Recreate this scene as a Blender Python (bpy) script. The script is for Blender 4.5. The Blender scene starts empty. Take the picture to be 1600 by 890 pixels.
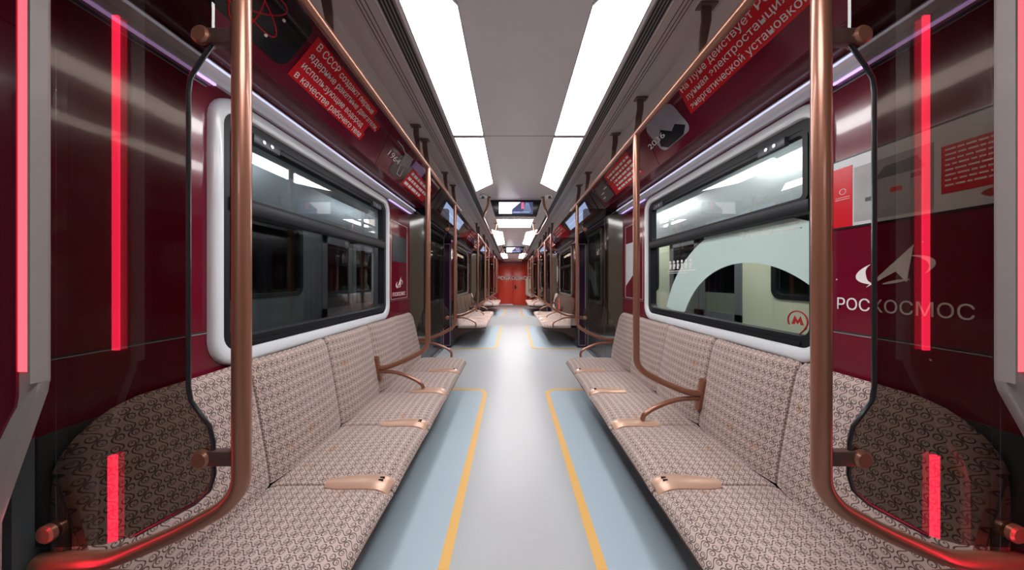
import bpy, bmesh, math, random
from mathutils import Vector, Matrix
random.seed(7)
S = bpy.context.scene
C = S.collection
PI = math.pi
# ---------------------------------------------------------------- camera, world, exposure
cd = bpy.data.cameras.new('camera'); cam = bpy.data.objects.new('camera', cd); C.objects.link(cam)
cam.location = (-0.05, 0, 1.36); cam.rotation_euler = (PI/2, 0, 0)
cd.sensor_width = 36; cd.lens = 9.9; cd.shift_x = 0.0; cd.shift_y = -7/1600; cd.clip_start = 0.02
S.camera = cam
w = bpy.data.worlds.new('world'); S.world = w; w.use_nodes = True
w.node_tree.nodes['Background'].inputs[0].default_value = (0.5, 0.55, 0.65, 1)
w.node_tree.nodes['Background'].inputs[1].default_value = 0.05
S.view_settings.view_transform = 'Standard'; S.view_settings.look = 'None'
S.view_settings.gamma = 1; S.view_settings.use_curve_mapping = False
S.view_settings.exposure = 0.0
LAMP = 15.0          # strength of the ceiling luminaires
LED = 14.0
S.cycles.use_denoising = True
S.cycles.max_bounces = 10; S.cycles.transparent_max_bounces = 24
S.cycles.sample_clamp_indirect = 6

H = 1.36
T = 5.01
ZC = H + 1.047      # centre ceiling
# ---------------------------------------------------------------- materials
class NT:
    def __init__(s, name):
        s.m = bpy.data.materials.new(name); s.m.use_nodes = True
        s.t = s.m.node_tree; s.n = s.t.nodes; s.l = s.t.links
        s.b = s.n['Principled BSDF']; s.out = s.n['Material Output']
    def add(s, t, **kw):
        q = s.n.new(t)
        for k, v in kw.items(): setattr(q, k, v)
        return q
    def con(s, a, b): s.l.new(a, b)
    def math(s, op, a, b=None, c=None):
        q = s.n.new('ShaderNodeMath'); q.operation = op
        for i, v in enumerate((a, b, c)):
            if v is None: continue
            if isinstance(v, (int, float)): q.inputs[i].default_value = v
            else: s.l.new(v, q.inputs[i])
        return q.outputs[0]
    def mix(s, f, a, b):
        q = s.n.new('ShaderNodeMix'); q.data_type = 'RGBA'
        if isinstance(f, (int, float)): q.inputs[0].default_value = f
        else: s.l.new(f, q.inputs[0])
        for i, v in ((6, a), (7, b)):
            if isinstance(v, tuple): q.inputs[i].default_value = v if len(v) == 4 else v + (1,)
            else: s.l.new(v, q.inputs[i])
        return q.outputs[2]
    def noise(s, scale, detail=2, coord=None):
        q = s.n.new('ShaderNodeTexNoise'); q.inputs['Scale'].default_value = scale; q.inputs['Detail'].default_value = detail
        if coord is None:
            coord = s.n.new('ShaderNodeTexCoord').outputs['Object']
        s.l.new(coord, q.inputs['Vector'])
        return q.outputs['Fac']

def mat(name, col, rough=0.5, metal=0.0, coat=0.0, spec=0.5, var=0.04, bump=0.0, bscale=60, em=None, es=0):
    q = NT(name); b = q.b
    c = tuple(col)
    if var:
        f = q.noise(7, 3)
        lo = tuple(x*(1-var) for x in c); hi = tuple(min(1, x*(1+var)) for x in c)
        q.con(q.mix(f, lo, hi), b.inputs['Base Color'])
    else:
        b.inputs['Base Color'].default_value = c + (1,)
    b.inputs['Roughness'].default_value = rough; b.inputs['Metallic'].default_value = metal
    b.inputs['Coat Weight'].default_value = coat; b.inputs['Coat Roughness'].default_value = 0.06
    b.inputs['Specular IOR Level'].default_value = spec
    if bump:
        bp = q.add('ShaderNodeBump'); bp.inputs['Strength'].default_value = bump; bp.inputs['Distance'].default_value = 0.002
        q.con(q.noise(bscale, 2), bp.inputs['Height']); q.con(bp.outputs[0], b.inputs['Normal'])
    if em:
        b.inputs['Emission Color'].default_value = tuple(em) + (1,); b.inputs['Emission Strength'].default_value = es
    return q.m

def glass(name, tint, ior=1.5, rough=0.0, refl=1.0):
    q = NT(name); q.n.remove(q.b)
    tr = q.add('ShaderNodeBsdfTransparent'); tr.inputs[0].default_value = tuple(tint) + (1,)
    gl = q.add('ShaderNodeBsdfGlossy'); gl.inputs['Roughness'].default_value = rough
    gl.inputs[0].default_value = (refl, refl, refl, 1)
    lw = q.add('ShaderNodeLayerWeight'); lw.inputs[0].default_value = 0.5
    r0 = ((ior-1)/(ior+1))**2
    fr = q.math('ADD', q.math('MULTIPLY', q.math('POWER', lw.outputs['Facing'], 5.0), 1-r0), r0)
    mx = q.add('ShaderNodeMixShader')
    q.con(fr, mx.inputs[0]); q.con(tr.outputs[0], mx.inputs[1]); q.con(gl.outputs[0], mx.inputs[2])
    q.con(mx.outputs[0], q.out.inputs[0])
    return q.m

def star_wall(name, col, rough=0.16):
    q = NT(name); b = q.b
    tc = q.add('ShaderNodeTexCoord')
    v = q.add('ShaderNodeTexVoronoi'); v.inputs['Scale'].default_value = 9.0; v.inputs['Randomness'].default_value = 1
    q.con(tc.outputs['Object'], v.inputs['Vector'])
    near = q.math('LESS_THAN', v.outputs['Distance'], 0.030)
    sep = q.add('ShaderNodeSeparateColor'); q.con(v.outputs['Color'], sep.inputs[0])
    f = q.math('MULTIPLY', near, q.math('GREATER_THAN', sep.outputs[0], 0.45))
    nz = q.noise(5, 3)
    base = q.mix(nz, tuple(x*0.8 for x in col), tuple(x*1.15 for x in col))
    q.con(q.mix(f, base, (0.75, 0.68, 0.66)), b.inputs['Base Color'])
    b.inputs['Roughness'].default_value = rough; b.inputs['Coat Weight'].default_value = 0.5; b.inputs['Coat Roughness'].default_value = 0.05
    # slightly wavy vinyl
    mp = q.add('ShaderNodeMapping'); mp.inputs['Scale'].default_value = (1, 1.2, 3)
    q.con(tc.outputs['Object'], mp.inputs[0])
    bp = q.add('ShaderNodeBump'); bp.inputs['Strength'].default_value = 0.12; bp.inputs['Distance'].default_value = 0.01
    q.con(q.noise(2.2, 2, mp.outputs[0]), bp.inputs['Height']); q.con(bp.outputs[0], b.inputs['Normal']); q.con(bp.outputs[0], b.inputs['Coat Normal'])
    return q.m

def fabric():
    q = NT('patterned_fabric'); b = q.b
    uv = q.add('ShaderNodeUVMap'); uv.uv_map = 'UVMap'
    sp = q.add('ShaderNodeSeparateXYZ'); q.con(uv.outputs[0], sp.inputs[0])
    SU, SV = 0.030, 0.050
    U = q.math('DIVIDE', sp.outputs[0], SU); V = q.math('DIVIDE', sp.outputs[1], SV)
    wv = q.math('MULTIPLY', q.math('SINE', q.math('MULTIPLY', V, 2*PI)), 0.30)
    d1 = q.math('ABSOLUTE', q.math('SUBTRACT', q.math('FRACT', q.math('ADD', U, wv)), 0.5))
    l1 = q.math('LESS_THAN', d1, 0.060)
    V2 = q.math('MULTIPLY', V, 2.0)
    row = q.math('MODULO', q.math('FLOOR', q.math('ADD', V2, 200.0)), 2.0)      # 0 or 1
    cu = q.math('SUBTRACT', 0.70, q.math('MULTIPLY', row, 0.40))
    dx = q.math('SUBTRACT', q.math('FRACT', q.math('ADD', q.math('SUBTRACT', U, cu), 100.5)), 0.5)
    dy = q.math('MULTIPLY', q.math('SUBTRACT', q.math('FRACT', q.math('ADD', V2, 200.0)), 0.5), 0.5*SV/SU)
    # teardrop: radius falls off towards one side
    r = q.math('SQRT', q.math('ADD', q.math('MULTIPLY', dx, dx), q.math('MULTIPLY', dy, dy)))
    sg = q.math('SUBTRACT', q.math('MULTIPLY', row, 2.0), 1.0)
    r2 = q.math('ADD', r, q.math('MULTIPLY', q.math('MULTIPLY', dy, sg), 0.35))
    ring = q.math('LESS_THAN', q.math('ABSOLUTE', q.math('SUBTRACT', r2, 0.24)), 0.042)
    dot = q.math('LESS_THAN', r, 0.07)
    ln = q.math('MAXIMUM', l1, q.math('MAXIMUM', ring, dot))
    # tan accents and weave
    vor = q.add('ShaderNodeTexVoronoi'); vor.inputs['Scale'].default_value = 7.5; q.con(uv.outputs[0], vor.inputs['Vector'])
    se = q.add('ShaderNodeSeparateColor'); q.con(vor.outputs['Color'], se.inputs[0])
    acc = q.math('MULTIPLY', q.math('LESS_THAN', vor.outputs['Distance'], 0.17), q.math('GREATER_THAN', se.outputs[1], 0.7))
    nz = q.noise(18, 4, uv.outputs[0])
    base = q.mix(nz, (0.42, 0.315, 0.28), (0.585, 0.46, 0.42))
    base = q.mix(q.math('MULTIPLY', acc, 0.55), base, (0.50, 0.27, 0.16))
    q.con(q.mix(q.math('MULTIPLY', ln, 0.9), base, (0.050, 0.030, 0.026)), b.inputs['Base Color'])
    b.inputs['Roughness'].default_value = 0.85; b.inputs['Specular IOR Level'].default_value = 0.25
    b.inputs['Sheen Weight'].default_value = 0.15
    bp = q.add('ShaderNodeBump'); bp.inputs['Strength'].default_value = 0.25; bp.inputs['Distance'].default_value = 0.001
    q.con(q.noise(600, 2, uv.outputs[0]), bp.inputs['Height']); q.con(bp.outputs[0], b.inputs['Normal'])
    return q.m

def floor_mat(name, col):
    q = NT(name); b = q.b
    nz = q.noise(1.4, 4); n2 = q.noise(180, 2)
    a = q.mix(nz, tuple(x*0.95 for x in col), tuple(x*1.04 for x in col))
    q.con(q.mix(q.math('MULTIPLY', n2, 0.12), a, tuple(x*0.7 for x in col)), b.inputs['Base Color'])
    b.inputs['Roughness'].default_value = 0.36
    bp = q.add('ShaderNodeBump'); bp.inputs['Strength'].default_value = 0.06; bp.inputs['Distance'].default_value = 0.001
    q.con(q.noise(260, 2), bp.inputs['Height']); q.con(bp.outputs[0], b.inputs['Normal'])
    return q.m

def emis(name, col, st):
    q = NT(name); b = q.b
    b.inputs['Base Color'].default_value = tuple(col) + (1,)
    b.inputs['Emission Color'].default_value = tuple(col) + (1,); b.inputs['Emission Strength'].default_value = st
    b.inputs['Roughness'].default_value = 0.5
    return q.m

M = {}
M['wall'] = star_wall('dark_red_vinyl', (0.150, 0.0035, 0.018))
M['ad'] = mat('maroon_gloss_panel', (0.125, 0.006, 0.022), 0.10, coat=0.5)
M['adlow'] = mat('maroon_underside', (0.12, 0.006, 0.016), 0.18, coat=0.2)
M['red'] = mat('bright_red_print', (0.62, 0.006, 0.016), 0.25)
M['white'] = mat('white_print', (0.85, 0.82, 0.80), 0.4)
M['picdark'] = mat('black_picture', (0.012, 0.014, 0.018), 0.12, coat=0.3)
M['picline'] = mat('red_line_print', (0.55, 0.01, 0.02), 0.3)
M['lilac'] = mat('lilac_print', (0.45, 0.30, 0.60), 0.3)
M['greypic'] = mat('grey_picture', (0.30, 0.29, 0.34), 0.3, var=0.3)
M['copper'] = mat('copper_paint', (0.28, 0.118, 0.074), 0.30, metal=0.5, coat=0.3)
M['bracket'] = mat('dark_brown_bracket', (0.14, 0.085, 0.07), 0.4)
M['plate'] = mat('copper_plate', (0.60, 0.38, 0.28), 0.36, metal=0.35)
M['fabric'] = fabric()
M['seam'] = mat('dark_seam', (0.05, 0.035, 0.03), 0.8)
M['tray'] = mat('brown_seat_shell', (0.10, 0.055, 0.045), 0.35, metal=0.3)
M['frame'] = mat('white_window_frame', (0.72, 0.755, 0.79), 0.25, coat=0.3)
M['gasket'] = mat('black_rubber', (0.008, 0.009, 0.012), 0.45, spec=0.3)
M['latch'] = mat('dark_blue_grey_plastic', (0.05, 0.055, 0.075), 0.35)
M['alu'] = mat('brushed_aluminium', (0.66, 0.68, 0.76), 0.22, metal=0.65)
M['profile'] = mat('pale_profile', (0.80, 0.82, 0.93), 0.18, metal=0.15, coat=0.5)
M['ceil'] = mat('ceiling_white', (0.74, 0.69, 0.70), 0.32)
M['ceilside'] = mat('ceiling_side_grey', (0.50, 0.45, 0.44), 0.35)
M['groove'] = mat('dark_groove', (0.02, 0.02, 0.02), 0.6)
M['slat'] = mat('grey_slat', (0.36, 0.36, 0.35), 0.4)
M['floor'] = floor_mat('grey_floor', (0.455, 0.465, 0.475))
M['blue'] = floor_mat('blue_floor', (0.43, 0.53, 0.60))
M['yellow'] = mat('yellow_line', (0.80, 0.46, 0.13), 0.4)
M['lower'] = mat('lower_wall_grey', (0.055, 0.065, 0.07), 0.35)
M['post'] = mat('grey_portal_plastic', (0.32, 0.28, 0.275), 0.32, coat=0.2)
M['taupe'] = mat('taupe_gloss_panel', (0.075, 0.062, 0.045), 0.12, coat=0.5)
M['door'] = mat('dark_grey_door', (0.05, 0.055, 0.062), 0.2, metal=0.4, coat=0.3)
M['jamb'] = mat('purple_jamb', (0.030, 0.006, 0.030), 0.15, coat=0.4)
M['smoke'] = glass('smoked_glass', (0.48, 0.445, 0.41), 1.5)
M['pane'] = glass('clear_pane', (0.90, 0.93, 0.94), 1.55)
M['dpane'] = glass('door_pane', (0.55, 0.60, 0.60), 1.5)
M['black'] = mat('black_plastic', (0.012, 0.012, 0.014), 0.25)
M['lamp'] = emis('lamp_diffuser', (1.0, 0.985, 0.99), LAMP)
M['led'] = emis('red_led', (1.0, 0.02, 0.07), LED)
M['ledhot'] = emis('red_led_hot', (1.0, 0.05, 0.065), 3.6)
M['endred'] = mat('orange_red_door', (0.82, 0.065, 0.028), 0.3)
M['endwall'] = mat('dark_red_end_wall', (0.42, 0.010, 0.020), 0.3)
M['beige'] = mat('beige_cabinet', (0.45, 0.38, 0.32), 0.45)
M['screenblue'] = emis('pale_blue_screen', (0.30, 0.40, 0.62), 0.75)
M['screenwhite'] = emis('white_screen', (0.95, 0.95, 1.0), 1.3)
M['screendark'] = emis('dark_blue_screen', (0.05, 0.06, 0.14), 0.8)
M['screenpink'] = emis('pink_screen', (0.75, 0.16, 0.30), 0.8)
M['paper'] = mat('pale_board', (0.60, 0.63, 0.64), 0.35)
M['boardgrey'] = mat('grey_photo', (0.34, 0.34, 0.34), 0.3, var=0.35)
M['boarddark'] = mat('dark_photo', (0.08, 0.08, 0.085), 0.3)
M['cream'] = mat('cream_train', (0.74, 0.78, 0.58), 0.35)
M['silver'] = mat('silver_train', (0.20, 0.22, 0.23), 0.35, metal=0.3)
M['film'] = None
M['logo'] = mat('dark_red_print', (0.35, 0.01, 0.01), 0.4)
M['concrete'] = mat('depot_concrete', (0.12, 0.12, 0.12), 0.8)
M['tube'] = emis('depot_tube', (0.9, 0.95, 1.0), 32.0)
M['violet'] = emis('violet_light_line', (0.62, 0.45, 0.95), 1.3)
M['lampfar'] = emis('lamp_diffuser_bright', (1.0, 0.985, 0.99), LAMP*1.8)
M['tubebright'] = emis('bright_depot_tube', (1.0, 0.99, 0.93), 110.0)
M['striplight'] = emis('pale_strip_light', (0.70, 0.74, 1.0), 0.75)
M['teal'] = mat('teal_seatback', (0.10, 0.20, 0.22), 0.4)
M['domeglass'] = mat('camera_dome', (0.02, 0.02, 0.022), 0.08, coat=0.5)
q = NT('pale_green_film'); q.b.inputs['Base Color'].default_value = (0.55, 0.70, 0.66, 1); q.b.inputs['Roughness'].default_value = 0.4
tr = q.add('ShaderNodeBsdfTransparent'); mx = q.add('ShaderNodeMixShader')
f = q.noise(3, 2); fr = q.math('ADD', q.math('MULTIPLY', f, 0.06), 0.80)
q.con(fr, mx.inputs[0]); q.con(tr.outputs[0], mx.inputs[1]); q.con(q.b.outputs[0], mx.inputs[2]); q.con(mx.outputs[0], q.out.inputs[0])
M['film'] = q.m

# ---------------------------------------------------------------- helpers
ORIG = {}
def finish(bm, smooth, angle=38):
    bmesh.ops.recalc_face_normals(bm, faces=bm.faces[:])
def obj(name, bm, m, parent=None, smooth=True, origin=None):
    """one mesh object; vertices come in world coordinates"""
    bmesh.ops.recalc_face_normals(bm, faces=bm.faces[:])
    if parent is not None:
        o0 = ORIG[parent.name]
    elif origin is not None:
        o0 = Vector(origin)
    else:
        xs = [v.co.x for v in bm.verts]; ys = [v.co.y for v in bm.verts]; zs = [v.co.z for v in bm.verts]
        o0 = Vector(((min(xs)+max(xs))/2, (min(ys)+max(ys))/2, min(zs)))
    for v in bm.verts: v.co -= o0
    me = bpy.data.meshes.new(name); bm.to_mesh(me); bm.free()
    me.materials.append(m)
    if smooth:
        me.shade_smooth(); me.set_sharp_from_angle(angle=math.radians(38))
    o = bpy.data.objects.new(name, me); C.objects.link(o)
    ORIG[o.name] = o0
    if parent is not None: o.parent = parent
    else: o.location = o0
    return o
def thing(name, label, cat, loc, group=None):
    o = bpy.data.objects.new(name, None); C.objects.link(o); o.location = loc
    o.empty_display_size = 0.1
    ORIG[o.name] = Vector(loc); tag(o, label, cat, group); return o
def tag(o, label, cat, group=None):
    o['label'] = label; o['category'] = cat
    if group: o['group'] = group
    return o
def struct(o, label=None):
    o['kind'] = 'structure'
    if label: o['label'] = label
    return o
def dup(root, dy, label=None, name=None):
    def cp(o, par):
        c = o.copy(); C.objects.link(c)
        ORIG[c.name] = ORIG[o.name] + Vector((0, dy, 0))
        if par is not None: c.parent = par
        for ch in list(o.children):
            if ch is not c: cp(ch, c)
        return c
    kids = list(root.children)
    r = root.copy(); C.objects.link(r); r.location = root.location + Vector((0, dy, 0))
    ORIG[r.name] = ORIG[root.name] + Vector((0, dy, 0))
    for k in kids: cp(k, r)
    if label: r['label'] = label
    if name: r.name = name; ORIG[r.name] = ORIG[root.name] + Vector((0, dy, 0))
    return r
def box(bm, x0, x1, y0, y1, z0, z1):
    vs = [bm.verts.new((x, y, z)) for x in (x0, x1) for y in (y0, y1) for z in (z0, z1)]
    for f in ((0, 1, 3, 2), (4, 6, 7, 5), (0, 4, 5, 1), (2, 3, 7, 6), (0, 2, 6, 4), (1, 5, 7, 3)):
        bm.faces.new([vs[i] for i in f])
def bbox(x0, x1, y0, y1, z0, z1):
    bm = bmesh.new(); box(bm, x0, x1, y0, y1, z0, z1); return bm
def bevel(bm, r, seg=2):
    bmesh.ops.bevel(bm, geom=bm.edges[:], offset=r, segments=seg, profile=0.5, affect='EDGES', clamp_overlap=True)
    return bm
def prism(bm, pts3a, pts3b):
    """closed prism between two equal polygons"""
    a = [bm.verts.new(p) for p in pts3a]; b = [bm.verts.new(p) for p in pts3b]
    n = len(a)
    bm.faces.new(a); bm.faces.new(b[::-1])
    for i in range(n): bm.faces.new((a[i], b[i], b[(i+1) % n], a[(i+1) % n]))
    return bm
def smoothpath(pts, r=0.05, n=6):
    """round the inner corners of a polyline"""
    P = [Vector(p) for p in pts]; out = [P[0]]
    for i in range(1, len(P)-1):
        a, b, c = P[i-1], P[i], P[i+1]
        u = (a-b); v = (c-b); lu, lv = u.length, v.length
        d = min(r, lu*0.48, lv*0.48); u.normalize(); v.normalize()
        p0 = b + u*d; p1 = b + v*d
        for k in range(n+1):
            t = k/n; out.append((1-t)**2*p0 + 2*t*(1-t)*b + t*t*p1)
    out.append(P[-1]); return out
def tube(bm, pts, rad, seg=14, cap=True):
    P = [Vector(p) for p in pts]
    n = len(P); rings = []
    tg = []
    for i in range(n):
        if i == 0: t = P[1]-P[0]
        elif i == n-1: t = P[-1]-P[-2]
        else: t = (P[i+1]-P[i]).normalized() + (P[i]-P[i-1]).normalized()
        tg.append(t.normalized())
    ref = Vector((0, 1, 0)) if abs(tg[0].y) < 0.9 else Vector((1, 0, 0))
    nrm = (ref - tg[0]*ref.dot(tg[0])).normalized()
    for i in range(n):
        nrm = (nrm - tg[i]*nrm.dot(tg[i])).normalized()
        bi = tg[i].cross(nrm)
        rr_ = rad[i] if isinstance(rad, (list, tuple)) else rad
        rings.append([bm.verts.new(P[i] + rr_*(math.cos(2*PI*k/seg)*nrm + math.sin(2*PI*k/seg)*bi)) for k in range(seg)])
    for i in range(n-1):
        for k in range(seg):
            bm.faces.new((rings[i][k], rings[i][(k+1) % seg], rings[i+1][(k+1) % seg], rings[i+1][k]))
    if cap:
        bm.faces.new(rings[0][::-1]); bm.faces.new(rings[-1])
    return bm
def rrect(a0, b0, a1, b1, r, n=7):
    out = []
    for cx, cy, s in ((a1-r, b1-r, 0), (a0+r, b1-r, 1), (a0+r, b0+r, 2), (a1-r, b0+r, 3)):
        for k in range(n+1):
            t = (s + k/n)*PI/2; out.append((cx + r*math.cos(t), cy + r*math.sin(t)))
    return out
def ring_prism(outer, inner, f0, f1, bm=None):
    """frame: outer/inner same-count 2D loops; f0,f1 map 2D->3D on the two faces"""
    bm = bm or bmesh.new(); n = len(outer)
    o0 = [bm.verts.new(f0(*p)) for p in outer]; i0 = [bm.verts.new(f0(*p)) for p in inner]
    o1 = [bm.verts.new(f1(*p)) for p in outer]; i1 = [bm.verts.new(f1(*p)) for p in inner]
    for k in range(n):
        j = (k+1) % n
        bm.faces.new((o0[k], o0[j], i0[j], i0[k])); bm.faces.new((o1[k], i1[k], i1[j], o1[j]))
        bm.faces.new((o0[k], o1[k], o1[j], o0[j])); bm.faces.new((i0[k], i0[j], i1[j], i1[k]))
    return bm
# planes for prints: map (y, v, w) -> world; v is up the surface, w is out of it towards the room
class Pl:
    def __init__(s, side, kind='wall', x=1.28):
        s.s = side; s.kind = kind; s.x = x
    def __call__(s, y, v, w=0.0):
        if s.kind == 'wall':
            return Vector((s.s*(s.x - w), y, v))
        # slope: v measured downwards from the top edge
        ux, uz = 0.20/0.3124, -0.24/0.3124
        return Vector((s.s*(0.92 + ux*v - 0.768*w), y, H + 1.14 + uz*v - 0.64*w))
    def axes(s):
        X = Vector((0, -s.s, 0))
        Y = Vector((0, 0, 1)) if s.kind == 'wall' else Vector((-s.s*0.64, 0, 0.768))
        return X, Y, X.cross(Y)
def decal(name, pl, pts, m, parent, w0=0.001, w1=0.0025):
    bm = bmesh.new()
    prism(bm, [pl(y, v, w0) for y, v in pts], [pl(y, v, w1) for y, v in pts])
    return obj(name, bm, m, parent, smooth=False)
def text_mesh(body, bold=0.0):
    cu = bpy.data.curves.new('txt', 'FONT'); cu.body = body; cu.resolution_u = 3; cu.offset = bold
    o = bpy.data.objects.new('txt', cu); C.objects.link(o)
    dg = bpy.context.evaluated_depsgraph_get(); dg.update()
    me = bpy.data.meshes.new_from_object(o.evaluated_get(dg))
    bpy.data.objects.remove(o); bpy.data.curves.remove(cu)
    return me
def lettering(body, pl, y0, v, height, m, parent, width=None, w=0.0032, name='text_line', bold=0.0):
    """one mesh per line; lines: list of (body, start y, baseline v, target width or None)"""
    lines = body if isinstance(body, list) else [(body, y0, v, width)]
    X, Y, Z = pl.axes(); last = None
    for (bd, yy, vv, wd) in lines:
        me = text_mesh(bd, bold)
        bm = bmesh.new(); bm.from_mesh(me); bpy.data.meshes.remove(me)
        xs = [q.co.x for q in bm.verts]; mnx, mxx = min(xs), max(xs)
        sx = (wd/(mxx-mnx)) if wd else height/0.72
        sy = height/0.72
        base = pl(yy, vv, w)
        for q in bm.verts: q.co = base + X*((q.co.x-mnx)*sx) + Y*(q.co.y*sy)
        r = bmesh.ops.extrude_face_region(bm, geom=bm.faces[:])
        for g in r['geom']:
            if isinstance(g, bmesh.types.BMVert): g.co += Z*0.0008
        last = obj(name, bm, m, parent, smooth=False)
    return last
SN = {-1: 'left', 1: 'right'}
DIST = ['nearest', 'second', 'farthest']

# ---------------------------------------------------------------- setting: floor
Y0, Y1 = -3.4, 15.8
fl = struct(obj('floor', bbox(-1.5, 1.5, Y0, Y1, -0.06, 0.0), M['floor'], smooth=False))
for i in (-1, 0, 1, 2):
    for s in (-1, 1):
        ya, yb = 0.60 + i*T, 3.54 + i*T
        ya = max(ya, Y0+0.02)
        r = 0.17
        def loop(x, a, b, r):
            pts = [(1.279, a)]
            for k in range(9):
                t = k/8*PI/2; pts.append((x + r - r*math.sin(t), a + r - r*math.cos(t)))
            for k in range(9):
                t = k/8*PI/2; pts.append((x + r - r*math.cos(t), b - r + r*math.sin(t)))
            pts.append((1.279, b)); return pts
        ou = loop(0.348, ya, yb, r); inn = loop(0.400, ya+0.052, yb-0.052, r-0.05)
        bm = bmesh.new()
        prism(bm, [(s*x, y, 0.0) for x, y in inn], [(s*x, y, 0.002) for x, y in inn])
        struct(obj('floor_inlay', bm, M['blue'], fl, smooth=False))
        bm = bmesh.new(); n = len(ou)
        a = [bm.verts.new((s*x, y, 0.003)) for x, y in ou]; b = [bm.verts.new((s*x, y, 0.003)) for x, y in inn]
        a0 = [bm.verts.new((s*x, y, 0.0)) for x, y in ou]; b0 = [bm.verts.new((s*x, y, 0.0)) for x, y in inn]
        for k in range(n-1):
            bm.faces.new((a[k], a[k+1], b[k+1], b[k])); bm.faces.new((a0[k], a0[k+1], a[k+1], a[k])); bm.faces.new((b0[k], b0[k+1], b[k+1], b[k]))
        struct(obj('floor_line', bm, M['yellow'], fl, smooth=False))
# ---------------------------------------------------------------- ceiling
prof = [(0.0, 1.047), (0.488, 1.047), (0.498, 1.062), (0.585, 1.105), (0.595, 1.112), (0.72, 1.165), (0.822, 1.178), (0.832, 1.170), (0.925, 1.150), (0.925, 1.35)]
bm = bmesh.new()
full = [(-x, z) for x, z in prof[::-1]] + [(x, z) for x, z in prof[1:]]
prism(bm, [(x, Y0, H+z) for x, z in full], [(x, Y1, H+z) for x, z in full])
ce = struct(obj('ceiling', bm, M['ceil'], smooth=False))
# side ceiling skins, grooves and seams
for s in (-1, 1):
    bm = bmesh.new()
    sp = [(0.597, 1.1095), (0.72, 1.1625), (0.822, 1.1755), (0.832, 1.1675), (0.924, 1.1475)]
    prism(bm, [(s*x, Y0, H+z) for x, z in sp] + [(s*x, Y0, H+z+0.004) for x, z in sp[::-1]], [(s*x, Y1, H+z) for x, z in sp] + [(s*x, Y1, H+z+0.004) for x, z in sp[::-1]])
    struct(obj('ceiling_side_panel', bm, M['ceilside'], ce, smooth=False))
    bm = bmesh.new()
    for x in (0.642, 0.668, 0.690):
        z = 1.1095 + (x-0.597)*0.431
        box(bm, s*x, s*(x+0.0035), Y0, Y1, H+z-0.001, H+z+0.004)
    struct(obj('ceiling_groove', bm, M['groove'], ce, smooth=False))
bm = bmesh.new()
for i in (-1, 0, 1, 2):
    for yy in (2.04, 3.60, 5.62):
        y = yy + i*T
        if Y0 < y < Y1: box(bm, -0.486, 0.486, y-0.002, y+0.002, H+1.0462, H+1.049)
struct(obj('ceiling_seam', bm, M['groove'], ce, smooth=False))
# ceiling vents: slotted strips
def vent(s, i):
    y0, y1 = 0.60 + i*T, 5.55 + i*T
    y0 = max(y0, Y0); y1 = min(y1, Y1-0.02)
    t = thing('ceiling_vent', 'long dark slotted air vent in the %s side of the ceiling, %s section' % (SN[s], {-1: 'behind the camera', 0: 'nearest', 1: 'second', 2: 'farthest'}[i]), 'vent', (s*0.54, y0, H+1.09), 'air vents along the ceiling')
    def pt(f, w, y):   # f across 0..1
        x = 0.500 + f*0.084; z = 1.0625 + f*0.042
        return (s*(x - w*0.45), y, H + z - w*0.9)
    bm = bmesh.new()
    prism(bm, [pt(0, 0.000, y0), pt(1, 0.000, y0), pt(1, 0.003, y0), pt(0, 0.003, y0)], [pt(0, 0.000, y1), pt(1, 0.000, y1), pt(1, 0.003, y1), pt(0, 0.003, y1)])
    obj('backing', bm, M['groove'], t, smooth=False)
    for k in range(5):
        f0 = k*0.235; bm = bmesh.new()
        f1 = min(1, f0+0.07)
        prism(bm, [pt(f0, 0.003, y0), pt(f1, 0.003, y0), pt(f1, 0.009, y0), pt(f0, 0.009, y0)], [pt(f0, 0.003, y1), pt(f1, 0.003, y1), pt(f1, 0.009, y1), pt(f0, 0.009, y1)])
        obj('slat', bm, M['slat'], t, smooth=False)
for i in (0, 1, 2):
    for s in (-1, 1): vent(s, i)
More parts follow.
